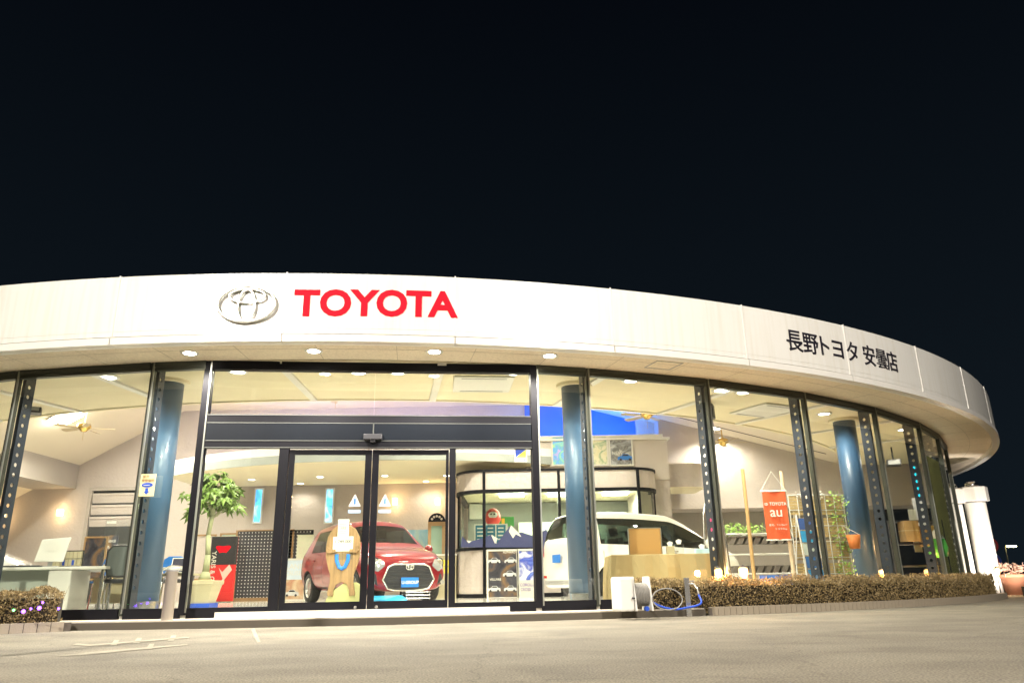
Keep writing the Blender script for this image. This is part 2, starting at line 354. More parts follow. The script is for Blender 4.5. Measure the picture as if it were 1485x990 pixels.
# back wall with recess on the right
YW = 23.0 - CY
g = G(); g.box(-16.4, 8.1, YW, YW + .2, FL, 6.0); g.build('back_wall', WALLM, B)
g = G(); g.box(8.1, 16.4, YW - 1.0, YW + .2, 2.42, 6.0); g.build('upper_wall', WALLM, B)
g = G(); g.box(8.1, 14.6, YW + .3, YW + .5, FL, 2.6); g.build('recess_wall', WALLD, B)
g = G(); g.box(14.6, 16.3, YW + .25, YW + .45, FL, 2.6); g.build('rear_window', M('night_pane', (.01, .012, .016), .08), B)
g = G(); g.box(-16, -9.33, YW - 3.2, YW - .01, 3.42, 4.16); g.build('bulkhead', WALLD, B)
g = G(); g.box(7.58, 8.32, YW - .35, YW - .01, 3.9, 5.75); g.build('wall_pier', WALLM, B)
g = G(); g.box(4.2, 7.58, YW - .06, YW - .012, 3.9, 5.74); g.build('blue_glow_sheet', M('painted_blue_glow', (.05, .16, .62), .7, var=.08, vs=1), B)  # blue of the cove light put into a sheet's colour over the wall
# slot windows and louvred doorway
for px_ in (282, 375, 478):
    c = at(px_, 733, 23.0) - Vector((CX, CY, 0)); w, h = .14, .52
    fr = G(); fr.box(c.x - w, c.x + w, YW - .05, YW - .02, c.z - h, c.z + h)
    f_ = fr.build('slot_window', TRIM, B)
    G().box(c.x - w + .05, c.x + w - .05, YW - .06, YW - .052, c.z - h + .05, c.z + h - .05).build('pane', SLOTB, f_)
c0 = at(137, 712, 23) - Vector((CX, CY, 0)); c1 = at(205, 712, 23) - Vector((CX, CY, 0))
g = G(); g.box(c0.x - .1, c0.x, YW - .12, YW, FL, c0.z + .1); g.box(c0.x, c1.x, YW - .12, YW, c0.z, c0.z + .1); fr = g.build('door_frame', WALLD, B)
G().box(c0.x, c1.x, YW - .03, YW - .01, FL, c0.z).build('dark_doorway', M('doorway_dark', (.05, .05, .05), .8), B)
for k in range(3):
    z = c0.z - .12 - k * .34
    g = G(); g.add([(c0.x + .02, YW - .1, z), (c1.x, YW - .1, z), (c1.x, YW - .04, z - .24), (c0.x + .02, YW - .04, z - .24)], [(3, 2, 1, 0)])
    g.box(c0.x + .02, c1.x, YW - .12, YW - .08, z - .02, z + .04); g.build('louver', WALLM, fr)
# canopy slab over the rear of the hall
def capath(r): return [(CX * 0 + .35 + r * math.sin(R_(t)), -.1 - r * math.cos(R_(t))) for t in range(-42, 31, 3)]
can = G(); f1 = capath(8.9)
vs = [(x, y, 3.40) for x, y in f1] + [(x, YW - .02, 3.40) for x, y in f1] + [(x, y, 3.72) for x, y in f1] + [(x, YW - .02, 3.72) for x, y in f1]; n = len(f1)
fs = []
for k in range(n - 1): fs += [(k, n + k, n + k + 1, k + 1), (2 * n + k, 2 * n + k + 1, 3 * n + k + 1, 3 * n + k), (k, k + 1, 2 * n + k + 1, 2 * n + k)]
fs += [(0, 2 * n, 3 * n, n), (n - 1, 2 * n - 1, 4 * n - 1, 3 * n - 1)]
can.add(vs, fs); cano = can.build('canopy', CEIL, B)
g = G(); g.wall([(x, y - .03) for x, y in f1], .04, 3.38, 3.58); g.build('canopy_band', M('canopy_grey', (.33, .36, .34), .6), cano)
g = G(); g.wall([(x, y - .03) for x, y in f1], .04, 3.58, 3.78); g.build('canopy_band', TRIM, cano)
# glazing
MA = [-26.5, -19.2, -11.86, -4.53, -1.75, 14.26, 17.15, 24.47, 32.01, 39.73, 47.47, 53.5, 60, 67.5, 75]
finmesh = G()
for k in range(21):
    z0 = .42 + k * .145; w = .10
    sq = [(-w, 0), (-w, .0725), (-w, .145), (0, .145), (w, .145), (w, .0725), (w, 0), (0, 0)]
    an = [225, 180, 135, 90, 45, 0, 315, 270]
    ho = [(.031 * math.cos(R_(t)), .0725 + .031 * math.sin(R_(t))) for t in an]
    for yy, flip in ((-.006, 0), (.006, 1)):
        vs = [(x, yy, z0 + z) for x, z in sq] + [(x, yy, z0 + z) for x, z in ho]
        finmesh.add(vs, [((i, 8 + i, 8 + (i + 1) % 8, (i + 1) % 8) if flip else (i, (i + 1) % 8, 8 + (i + 1) % 8, 8 + i)) for i in range(8)])
    finmesh.add([(x, -.006, z0 + z) for x, z in ho] + [(x, .006, z0 + z) for x, z in ho], [(i, (i + 1) % 8, 8 + (i + 1) % 8, 8 + i) for i in range(8)])
finmesh.box(-.10, -.094, -.03, .03, FL, ZS); finmesh.box(-.1, .1, -.006, .006, FL, .42); finmesh.box(-.1, .1, -.006, .006, .42 + 21 * .145, ZS)
fin_me = finmesh.mesh('fin'); fin_me.materials.append(M('fin_steel', (.035, .045, .065), .4, metal=.3, var=.2))
def L2(a, r=RG): return Vector((r * math.sin(R_(a)), -r * math.cos(R_(a)), 0))
for i, a in enumerate(MA):
    c = L2(a); g = G(); g.m = Matrix.Translation(c) @ Matrix.Rotation(R_(a), 4, 'Z')
    post = a in (-1.75, 14.26)
    w = .055 if post else .024
    g.box(-w, w, -.04, .07 if post else .035, FL - .03, ZS - .002); mu = g.build('mullion', BLACK if post else BRONZE, B)
    g2 = G(); g2.m = g.m; g2.box(w - .016, w + .004, -.052, -.03, FL, ZS - .01); g2.build('mullion_bead', EDGE, mu)
    if not post:
        f_ = link('perforated_fin', fin_me, mu); f_.location = L2(a, RG - .20); f_.rotation_euler.z = R_(a) + R_(90)
for i in range(len(MA) - 1):
    a0, a1 = MA[i], MA[i + 1]
    if a0 == -1.75: continue
    p0, p1 = L2(a0), L2(a1); d = (p1 - p0).normalized(); p0 = p0 + d * .035; p1 = p1 - d * .035
    g = G(); g.wall([p0.xy, p1.xy], .012, FL + .06, ZS - .12); g.build('glass_pane', GLASS, B)
    g = G(); g.wall([p0.xy, p1.xy], .09, ZS - .12, ZS - .07); g.wall([p0.xy, p1.xy], .12, ZS - .07, ZS - .003); g.build('head_rail', BRONZE, B)
    g = G(); g.wall([p0.xy, p1.xy], .10, .10, FL + .06); g.build('sill_rail', BLACK, B)
# olive roller blinds behind the last panes
for a0, a1 in ((47.9, 53.2), (53.9, 59.6), (60.4, 67)):
    p0, p1 = L2(a0, RG - .03), L2(a1, RG - .03)
    g = G(); pts = [p0.lerp(p1, k / 24).xy - L2((a0 + a1) / 2, .012 + .012 * math.sin(k * 1.9)).xy for k in range(25)]
    g.wall(pts, .01, FL + .02, 2.95); bl = g.build('olive_curtain', M('olive_curtain', (.40, .38, .12), .85, var=.12, vs=3), B, smooth=False)
# entrance: flat screen between the two posts
PA, PB = Vector((-4.367 - CX, 10.508 - CY)), Vector((.312 - CX, 11.021 - CY)); DL = (PB - PA).length
DOORM = Matrix.Translation((PA.x, PA.y, 0)) @ Matrix.Rotation(math.atan2((PB - PA).y, (PB - PA).x), 4, 'Z')
ent = bpy.data.objects.new('entrance_screen', None); COL.objects.link(ent); ent.parent = B; ent.matrix_local = DOORM
g = G(); g.box(.05, DL - .05, -.05, .06, 2.69, 2.80); g.box(.05, DL - .05, -.05, .06, 2.33, 2.43); g.box(.05, DL - .05, -.06, .07, ZS - .13, ZS - .003)
g.box(1.08, 1.21, -.05, .05, .11, 2.33); g.box(3.46, 3.55, -.05, .05, .11, 2.33); g.box(.05, 1.08, -.05, .05, .10, .23); g.box(3.55, DL - .05, -.05, .05, .10, .23)
g.build('screen_frame', BLACK, ent, bevel=.006)
g = G()
for x0, x1 in ((.06, 2.36), (2.38, DL - .06)): g.box(x0, x1, -.052, .03, 2.44, 2.68)
g.build('header_panel', M('header_dark', (.006, .008, .012), .4, var=.3, vs=2, spec=.12), ent)
g = G()
for z in (2.432, 2.685, 2.797, 2.335): g.box(.06, DL - .06, -.056, -.05, z - .006, z + .006)
g.box(2.362, 2.378, -.056, .0, 2.43, 2.69); g.build('edge_trim', M('dim_edge', (.10, .105, .10), .4, metal=.6), ent)
for x0, x1 in ((.06, 2.36), (2.372, DL - .06)): G().box(x0, x1, -.005, .007, 2.80, ZS - .13).build('transom_glass', GLASS, ent)
for x0, x1 in ((.05, 1.08), (3.55, DL - .05)): G().box(x0, x1, -.005, .007, .23, 2.33).build('side_glass', GLASS, ent)
for x0, x1, kn in ((1.22, 2.36, 2.22), (2.37, 3.45, 2.50)):
    g = G(); g.box(x0, x0 + .07 if kn == 2.22 else x0 + .09, -.02, .03, .12, 2.31); g.box(x1 - .09 if kn == 2.22 else x1 - .04, x1, -.02, .03, .12, 2.31)
    g.box(x0, x1, -.018, .028, .12, .27); g.box(x0, x1, -.018, .028, 2.24, 2.31); dr = g.build('sliding_door', BLACK, ent)
    G().box(x0 + .07, x1 - .04, .0, .01, .27, 2.24).build('glass_pane', GLASS, dr)
    g = G(); g.cyl((kn, -.028, .195), (kn, -.016, .195), .022, n=14); g.build('lock', STEEL, dr)
    tx = 2.15 if kn < 2.3 else 2.565
    g = G(); g.slab([(tx - .085, 1.52), (tx + .085, 1.52), (tx, 1.69)], -.004, -.001); st = g.build('warning_sticker', PAPER, dr)
    G().box(tx - .012, tx + .012, -.006, -.0045, 1.55, 1.63).build('mark', BLUE, st)
    G().box(tx - .085, tx + .085, -.004, -.001, 1.43, 1.475).build('strip', M('sticker_blue', (.35, .55, .8), .5), st)
g = G(); g.box(2.24, 2.50, -.13, -.05, 2.44, 2.52); g.box(2.33, 2.41, -.11, -.06, 2.40, 2.44); g.build('door_sensor', DARK, ent, bevel=.008)
g = G(); g.box(1.1, 3.6, -.10, .08, .10, .118); g.build('door_track', STEEL, ent)
g = G(); g.box(4.40, 4.58, -.012, -.006, 2.14, 2.33); sk = g.build('security_sticker', PAPER, ent)
G().slab([(4.415, 2.20), (4.415, 2.315), (4.565, 2.315)], -.015, -.0125).build('blue_half', ROYAL, sk)
G().slab([(4.42, 2.20), (4.565, 2.20), (4.565, 2.31)], -.015, -.0125).build('yellow_half', YELLOW, sk)
text('lettering', 'ALSOK', .05, ROYAL, sk, (4.49, -.014, 2.168), bold=.001)
# columns
for (x, y) in ((-5.40, 11.55), (1.02, 12.22), (6.83, 15.48), (-12.5, 13.6)):
    x -= CX; y -= CY
    c = G().cyl((x, y, FL + .14), (x, y, ZS - .05), .215, n=36).build('column', BLUECOL, B, smooth=False)
    for q in c.data.polygons: q.use_smooth = len(q.vertices) == 4
    G().cyl((x, y, FL), (x, y, FL + .14), .225, n=36).build('column_base', STEEL, c)
    G().cyl((x, y, ZS - .05), (x, y, ZS - .001), .30, n=36).build('column_collar', CEIL, c)
# entrance step
g = G(); g.arc(RG - .1, 17.5, -7.6, 21.6, .0, .10, 28); o = g.build('entrance_step', STEP); o.location = (CX, CY, 0); o['kind'] = 'structure'
g = G(); g.arc(17.44, 17.53, -7.6, 21.6, .0, .085, 28); q = g.build('step_edge', M('step_riser', (.10, .085, .065), .7), o)
# signs on the fascia
def on_fascia(a, z, off=.010): return pol(a, RF + off, z), R_(a)
sg = thing('fascia_sign', 'large red raised capital letters on the white fascia', 'sign', pol(6.4, RF, 3.82))
ang = [3.62, 4.82, 6.02, 7.17, 8.30, 9.33]
for ch, a in zip('TOYOTA', ang):
    p, rz = on_fascia(a, 4.02 + .004 * (a - 3))
    text('letter', ch, .50, RED, sg, p - sg.location, (R_(90), 0, rz), ext=.007, bold=.016, sx=1.02 if ch == 'O' else 1.06)
em = thing('emblem', 'oval chrome emblem of three rings on the white fascia', 'emblem', pol(1.17, RF + .03, 4.015), R_(1.17))
def ell(cx, cz, a, b, r, nm):
    g = G(); g.tube([(cx + a * math.cos(t), -.02, cz + b * math.sin(t)) for t in [2 * math.pi * k / 56 for k in range(56)]], r, 8, True)
    o_ = g.build(nm, CHROME, em, smooth=True); return o_
ell(0, 0, .375, .245, .021, 'outer_ring'); ell(0, -.02, .112, .218, .018, 'upright_ring'); ell(0, .115, .235, .095, .017, 'cross_ring')
kj = thing('dealer_name', 'black raised Japanese characters along the white fascia', 'sign', pol(31.3, RF, 3.85))
aa = [27.35, 28.5, 29.45, 30.55, 31.75, 33.2, 34.35, 35.4]
for ch, a in zip('長野トヨタ安曇店', aa):
    p, rz = on_fascia(a, 4.0)
    text('character', ch, .385, INK, kj, p - kj.location, (R_(90), 0, rz), ext=.005, bold=.0 if ch == '曇' else .003, sx=.95)
# ---------------------------------------------------------------- lamps of the building
def downlight(name, p, label, group, power, mat=LAMP, r=.105, up=(0, 0, 1)):
    t = thing(name, label, 'downlight', p, 0, group)
    g = G(); g.lathe([(r * .78, -.004), (r * 1.15, -.008), (r * 1.2, 0), (r * 1.2, .03), (r * .78, .03)], 28); g.build('trim_ring', TRIM, t, smooth=True)
    g = G(); g.lathe([(.001, -.004), (r * .8, -.004)], 28); g.build('lens', mat, t)
    if power: lamp('SPOT', t, (0, 0, -.03), power * 1.6, size=r * .6, aim=(0, .0001, -1), spot=150, blend=.6)
    return t
for q in ((275, 512), (455, 509), (630, 510), (797, 516)):
    downlight('soffit_downlight', atz(*q, ZS - .004), 'round recessed downlight glowing in the beige soffit outside the glass', 'downlights in the outdoor soffit', 115)
for q in ((158, 547), (345, 539), (520, 540), (577, 540), (745, 541), (915, 552), (1045, 566), (1078, 569), (1195, 600), (1310, 623)):
    downlight('showroom_downlight', atz(*q, ZS - .012), 'round recessed downlight in the cream showroom ceiling behind the glass', 'downlights in the showroom ceiling', 62, LAMPD, r=.13)
for x, y in ((-7.4, 21.5), (-5.4, 21.2), (-3.6, 21.2), (-1.9, 21.4), (-6.3, 22.5), (-2.6, 22.5)):
    downlight('canopy_downlight', Vector((x, y, 3.394)), 'small downlight under the curved canopy by the back wall', 'downlights under the curved canopy', 12, LAMPD)
for x, y in ((-9.2, 18), (-5.2, 16), (-1.5, 16.5), (1.0, 17.0), (-6.2, 19.5), (1.3, 15.2)):  # added lamps, hidden above the ring ceiling, that brighten the hall
    downlight('hall_fill_lamp', Vector((x, y, zl(x) - .02 if x < -10.2 else 5.735)), 'unseen downlight added in the high ceiling to brighten the showroom hall', 'unseen fill lamps in the high hall ceiling', 215, LAMPD, r=.16)
for q, Y, lb in (((1155, 637), 19.5, 'downlight in the sloping ceiling above the round pale pole'), ((1040, 628), 21.4, 'downlight washing the right wall beside the small fan'), ((1185, 612), 17.6, 'bright downlight in the sloping ceiling by the right column')):
    p = at(*q, Y); p.z = zr(p.x) - .03
    downlight('slope_downlight', p, lb, 'downlights in the sloping ceiling', 130, LAMP, r=.1)
t = thing('square_ceiling_lamp', 'bright square lamp on the sloped ceiling beside the fan', 'lamp', at(92, 630, 19.5))
g = G(); g.box(-.3, .3, -.3, .3, -.03, .03); g.build('diffuser', LAMP, t, bevel=.01); g = G(); g.box(-.33, .33, -.33, .33, .03, .07); g.build('housing', TRIM, t)
t.location.z = zl(t.location.x) - .1; t.rotation_euler.y = -R_(28)
lamp('AREA', t, (0, 0, -.06), 150, size=.5)
for q, lab in (((88, 743), 'small warm wall sconce near the louvred doorway'), ((573, 727), 'warm up-down wall sconce on the back wall above the hatchback roof'), ((635, 727), 'warm up-down wall sconce on the back wall beside the office booth'), ((3, 748), 'small warm wall sconce behind the silver car')):
    p = at(*q, 22.93); t = thing('wall_sconce', lab, 'sconce', p)
    g = G(); g.box(-.07, .07, -.10, .04, -.09, .09); g.build('shade', glow('sconce_' + str(q[0]), (1, .72, .38), 3.0), t, bevel=.01)
    g = G(); g.box(-.05, .05, .04, .069, -.06, .06); g.build('bracket', STEEL, t)
    lamp('POINT', t, (0, -.16, .14), 2, (1, .66, .34), .03); lamp('POINT', t, (0, -.16, -.14), 2.4, (1, .66, .34), .03)
t = thing('blue_cove_light', 'blue cove light strip on top of the office box', 'light strip', Vector((2.2, 21.9, 4.25)))
g = G(); g.box(-1.4, 1.5, -.05, .05, -.03, .03); g.build('tube', glow('blue_led', (.05, .25, 1), 12), t)
for k in (-1, 0, 1): lamp('AREA', t, (k, 0, .1), 9, (.08, .27, 1), .4, aim=(k, 1.0, 1.0))
t = thing('lilac_cove_light', 'lilac cove light strip on top of the curved canopy', 'light strip', Vector((-4, 20.4, 3.80)))
g = G(); g.box(-3.5, 3.5, -.04, .04, -.06, .0); g.build('tube', glow('lilac_led', (.45, .42, 1), 6), t)
for k in (-3, -1, 1, 3): lamp('AREA', t, (k, 0, .1), 15, (.55, .5, 1), .5, aim=(k, 2.5, 1.3))
# ================================================================ floodlight masts
def mast(name, label, base, top, aim, power, size, col, spot):
    t = thing(name, label, 'floodlight', base); b = Vector(base); h = Vector(top) - b
    g = G(); g.cyl((0, 0, 0), (0, 0, h.z - .1), .09, .05, 16); g.build('pole', M('galvanised', (.35, .35, .34), .5, metal=.6), t, smooth=True)
    g = G(); g.box(-.18, .18, -.18, .18, 0, .03); g.build('base_plate', STEEL, t)
    d = (Vector(aim) - Vector(top)).normalized(); mt = Matrix.Translation(h) @ d.to_track_quat('-Z', 'Y').to_matrix().to_4x4()
    g = G(); g.m = mt; g.box(-size * .6, size * .6, -size * .5, size * .5, .02, .16); g.build('lamp_head', GREY, t, bevel=.02)
    g = G(); g.tube([(0, 0, h.z - .1), tuple(h + Vector((0, 0, -.05)))], .03); g.build('bracket', GREY, t)
    g = G(); g.m = mt; g.box(-size * .54, size * .54, -size * .44, size * .44, .0, .018); g.build('lens', LAMP, t)
    l = lamp('SPOT', t, h + d * .05, power, col, size * .4, aim=Vector(aim) - b, spot=spot, blend=.7)
mast('flood_mast', 'tall forecourt floodlight mast aimed at the fascia', (-8.4, -5.2, 0), (-8.0, -5.0, 9.4), (0.8, 10, 2.6), 5200, .5, (1, .92, .80), 100)
mast('flood_mast', 'tall forecourt floodlight mast opposite the black characters', (9.0, -6.2, 0), (8.6, -6.0, 9.2), (6.0, 12, 2.6), 4300, .5, (1, .92, .82), 90)
mast('corner_mast', 'forecourt lamp post beside the left planting bed', (-4.45, 4.55, 0), tuple(at(-95, -50, 4.5)), (-1.8, -1.0, 0), 220, .40, (1, .86, .62), 120)
# ================================================================ office booth
def rounded(x0, x1, y0, y1, r):
    P = [(x0, y1), (x0, y0 + r)]
    P += [(x0 + r - r * math.cos(R_(t)), y0 + r - r * math.sin(R_(t))) for t in range(15, 90, 15)]
    P += [(x0 + r, y0), (x1 - r, y0)]
    P += [(x1 - r + r * math.sin(R_(t)), y0 + r - r * math.cos(R_(t))) for t in range(15, 90, 15)]
    return P + [(x1, y0 + r), (x1, y1)]
BO = thing('office_booth', 'glazed office booth with rounded corners and patterned wall band', 'booth', (1.2, 19, FL))
bp = [(x - 1.2, y - 19) for x, y in rounded(-1.42, 3.55, 19, 22.8, .75)]
zb = lambda z: z - FL
g = G(); g.wall(bp, .10, zb(FL), zb(1.26)); g.build('lower_wall', RELIEF, BO)
g = G(); g.wall(bp, .12, zb(2.70), zb(3.13)); g.build('upper_band', RELIEF, BO)
for z0, z1, t in ((3.13, 3.19, .18), (2.62, 2.70, .16), (1.26, 1.33, .16), (FL, FL + .09, .13)):
    g = G(); g.wall(bp, t, zb(z0), zb(z1)); g.build('rail', BLACK, BO)
g = G(); g.wall(bp, .012, zb(1.33), zb(2.62)); g.build('glass_pane', GLASS, BO)
for px_ in (702, 810, 925):
    x = at(px_, 700, 19).x - 1.2; g = G(); g.box(x - .035, x + .035, -.085, .085, zb(FL), zb(3.13)); g.build('mullion', BLACK, BO)
for k in (1, -2):
    x, y = bp[k]; g = G(); g.box(x - .04, x + .04, y - .05, y + .05, 0, zb(3.13)); g.build('mullion', BLACK, BO)
g = G(); g.prism(bp, zb(2.72), zb(2.76)); g.build('booth_ceiling', CEIL, BO)
g = G(); g.box(-2.55, 2.3, 3.3, 3.4, 0, zb(2.7)); g.build('rear_wall', M('booth_grey', (.30, .31, .29), .8), BO)
for k in range(4):
    x = at(752, 760, 21.8).x - 1.2 + k * .62
    g = G(); g.box(x, x + .61, 2.85, 3.25, 0, 1.95); cb = g.build('cabinet', M('cabinet_white', (.62, .66, .62), .4, var=.04), BO, bevel=.006)
for px_ in (742, 812, 892):
    x = at(px_, 709, 20.2).x - 1.2; g = G(); g.box(x - .32, x + .32, .9, 1.4, zb(2.66), zb(2.715)); l_ = g.build('ceiling_lamp', TUBE, BO)
lamp('AREA', BO, (-.6, 1.4, 2.40), 45, (.95, 1, .8), .8); lamp('AREA', BO, (1.4, 1.4, 2.40), 45, (.95, 1, .8), .8)
def mountain(pts, mat, name, dy):
    P = [(at(x, y, 18.9).x - 1.2, at(x, y, 18.9).z - FL) for x, y in pts]
    return G().slab(P, -.085 - dy, -.08 - dy).build(name, mat, BO)
mountain([(668, 793), (670, 777), (680, 787), (684, 784), (700, 780), (703, 793)], NAVY, 'window_decal', 0)
mountain([(703, 793), (703, 778), (712, 775), (720, 788), (735, 768), (741, 761), (752, 772), (756, 771), (772, 776), (776, 793)], NAVY, 'window_decal', 0)
mountain([(782, 793), (784, 772), (792, 767), (797, 775), (799, 793)], NAVY, 'window_decal', 0)
mountain([(670, 777), (680, 787), (684, 784), (676, 783)], PAPER, 'snow_cap', .008)
mountain([(741, 761), (752, 772), (756, 778), (748, 774), (744, 780), (738, 770)], PAPER, 'snow_cap', .008)
mountain([(712, 775), (722, 780), (718, 788)], PAPER, 'snow_cap', .008)
# upper storey box behind the booth
UB = thing('upper_gallery', 'pale boxed gallery wall above the booth with white cornice', 'gallery', (2.2, 20.4, 3.0))
g = G(); g.box(-1.9, 1.85, -.45, 1.6, 0, 1.05); g.build('gallery_wall', M('gallery_pale', (.60, .54, .50), .8, var=.05, bump=.3, bs=20), UB)
g = G(); g.box(-1.95, 1.92, -.52, 1.6, 1.05, 1.11); g.box(-1.93, 1.75, -.48, 1.6, 1.11, 1.19); g.build('cornice', TRIM, UB)
g = G(); g.box(1.0, 1.85, -.40, 1.5, -2.83, 0); g.build('gallery_pier', RELIEF, UB)
BAL = thing('balcony', 'small rounded cantilever balcony beside the gallery pier', 'balcony', (4.55, 20.8, 2.85))
P = [(-.6, 1.0), (-.6, -.5), (.1, -.5)] + [(.1 + .45 * math.sin(R_(t)), -.05 - .45 * math.cos(R_(t))) for t in range(15, 91, 15)] + [(.55, 1.0)]
g = G(); g.prism(P, 0, .62); g.build('parapet', RELIEF, BAL); g = G(); g.prism([(x * .97, y * .97) for x, y in P], -.03, -.001); g.build('underside', CEIL, BAL)
def poster(name, label, x0, y0, x1, y1, Y, mat, par=None, cat='poster', frame=None):
    a, b = at(x0, y0, Y), at(x1, y1, Y); w, h = abs(b.x - a.x), abs(a.z - b.z); t = thing(name, label, cat, ((a.x + b.x) / 2, Y, min(a.z, b.z)))
    G().box(-w / 2, w / 2, -.012, .0, 0, h).build('sheet', mat, t)
    if frame: 
        g = G(); g.box(-w / 2 - .04, -w / 2, -.03, .01, -.04, h + .04); g.box(w / 2, w / 2 + .04, -.03, .01, -.04, h + .04); g.box(-w / 2, w / 2, -.03, .01, -.04, 0); g.box(-w / 2, w / 2, -.03, .01, h, h + .04); g.build('frame', frame, t)
    return t, w, h
def car_shape(t, cx, cz, s, mat, flip=1):
    pr = [(-1, 0), (-1, .28), (-.9, .42), (-.5, .5), (-.25, .78), (.35, .78), (.62, .5), (.95, .42), (1, .1), (1, 0)]
    o = G().slab([(cx + flip * x * s, cz + z * s) for x, z in (pr if flip > 0 else pr)], -.018, -.014).build('car_picture', mat, t)
    G().slab([(cx + flip * x * s, cz + z * s) for x, z in ((-.42, .5), (-.2, .72), (.32, .72), (.52, .5))], -.021, -.0185).build('window_picture', DARK, t)
    for k in (-.6, .6): G().slab([(cx + k * s + .17 * s * math.cos(q), cz + .05 * s + .17 * s * math.sin(q)) for q in [2 * math.pi * i / 10 for i in range(10)]], -.021, -.0185).build('wheel_picture', DARK, t)
DARKPR = print_mat('dark_print', [(.02, .02, .03), (.06, .06, .08), (.22, .13, .06), (.05, .12, .2)], 2)
SILV = M('print_silver', (.62, .64, .66), .4, var=.2, vs=12)
t, w, h = poster('car_poster', 'dark poster with five pale cars below the booth window', 708, 799, 750, 865, 18.88, DARKPR, frame=PAPER)
for cx, cz, s in ((-.2, .78, .15), (.2, .78, .15), (.17, .47, .16), (-.2, .14, .15), (.18, .14, .15)): car_shape(t, cx, cz, s, SILV)
text('lettering', 'ALPHARD', .07, PAPER, t, (.17, -.016, 1.02), bold=.001); text('lettering', 'VELLFIRE', .07, PAPER, t, (-.17, -.016, .40), bold=.001)
BLPR = print_mat('blue_print', [(.8, .82, .9), (.75, .78, .9), (.05, .08, .5), (.2, .35, .9), (.8, .85, .95)], 2.6)
t, w, h = poster('launch_poster', 'white and blue poster with purple lettering below the booth window', 752, 798, 778, 865, 18.88, PAPER, frame=PAPER)
G().box(-w / 2 + .01, w / 2 - .01, -.017, -.013, h * .36, h - .01).build('picture', BLPR, t)
PUR = M('print_purple', (.16, .08, .38), .5)
text('lettering', 'COROLLA', .10, PUR, t, (0, -.016, h * .26), sx=.8); text('lettering', 'CROSS', .10, PUR, t, (-.05, -.016, h * .16), sx=.8)
for nm, lab, x0, x1, cols in (('gallery_poster', 'lilac and yellow poster on the gallery wall', 801, 822, [(.6, .4, .8), (.1, .4, .9), (.3, .7, .4), (.9, .8, .1)]), ('gallery_poster', 'cream poster of small figures on the gallery wall', 857, 881, [(.7, .65, .4), (.75, .7, .5), (.25, .4, .25), (.1, .2, .5)]), ('gallery_poster', 'grey poster of a car headlight on the gallery wall', 884, 917, [(.6, .6, .58), (.15, .15, .15), (.4, .42, .45), (.7, .7, .72)])):
    t, w, h = poster(nm, lab, x0, 634, x1, 673, 19.92, print_mat('print_' + str(x0), cols, 4), frame=PAPER)
    if x0 == 884: car_shape(t, .1, .12, .2, BLUE); text('lettering', 'NEW', .12, PAPER, t, (-.1, -.016, .3))
t = thing('daruma_doll', 'round red doll with white face on the booth counter', 'doll', at(715, 762, 19.7))
g = G(); g.lathe([(.001, 0), (.12, .01), (.19, .12), (.2, .22), (.16, .35), (.08, .42), (.001, .44)], 20); g.build('body', M('doll_red', (.6, .04, .03), .5), t, smooth=True)
g = G(); g.m = Matrix.Translation((0, -.15, .25)) @ Matrix.Scale(.5, 4, (0, 1, 0)); g.lathe([(.001, -.1), (.1, -.06), (.12, 0), (.1, .06), (.001, .1)], 16); g.build('face', PAPER, t, smooth=True)
for k in (-1, 1): G().cyl((k * .04, -.215, .27), (k * .04, -.205, .27), .022, n=10).build('eye', INK, t)
t = thing('notice_rack', 'row of three teal notice boards inside the booth window', 'notice board', at(712, 794, 19.4))
for k in range(3):
    G().box(-.38 + k * .26, -.15 + k * .26, -.01, .01, .0, .55).build('board', M('teal_board', (.02, .16, .26), .5), t)
    g = G(); [g.box(-.34 + k * .26, -.2 + k * .26, -.014, -.011, .1 + j * .09, .13 + j * .09) for j in range(5)]; g.build('print_line', PAPER, t)
g = G(); g.box(-.42, .42, .011, .03, -.03, .58); g.build('backing', PAPER, t)
t = thing('exit_sign', 'green and white sign board beside the red doll', 'sign', at(733, 757, 20)); G().box(-.25, .22, -.01, .01, -.1, .14).build('board', M('sign_green', (.08, .45, .12), .5), t); G().box(-.1, -.02, -.014, -.011, -.06, .1).build('figure', YELLOW, t)
t = thing('first_aid_box', 'white square box on the booth wall', 'box', at(690, 742, 22.2)); G().box(-.18, .18, -.1, .08, -.2, .22).build('case', PLASTIC, t, bevel=.01); G().box(-.16, .16, -.105, -.101, -.18, .2).build('lid', TRIM, t)
t = thing('red_notice', 'dark red notice plate on the booth rear wall', 'notice', at(928, 728, 22.2)); G().box(-.2, .2, -.01, .01, -.2, .2).build('plate', M('maroon', (.32, .03, .06), .5), t); g = G(); [g.box(-.14, .14, -.014, -.011, -.12 + k * .09, -.08 + k * .09) for k in range(3)]; g.build('print_line', PAPER, t)
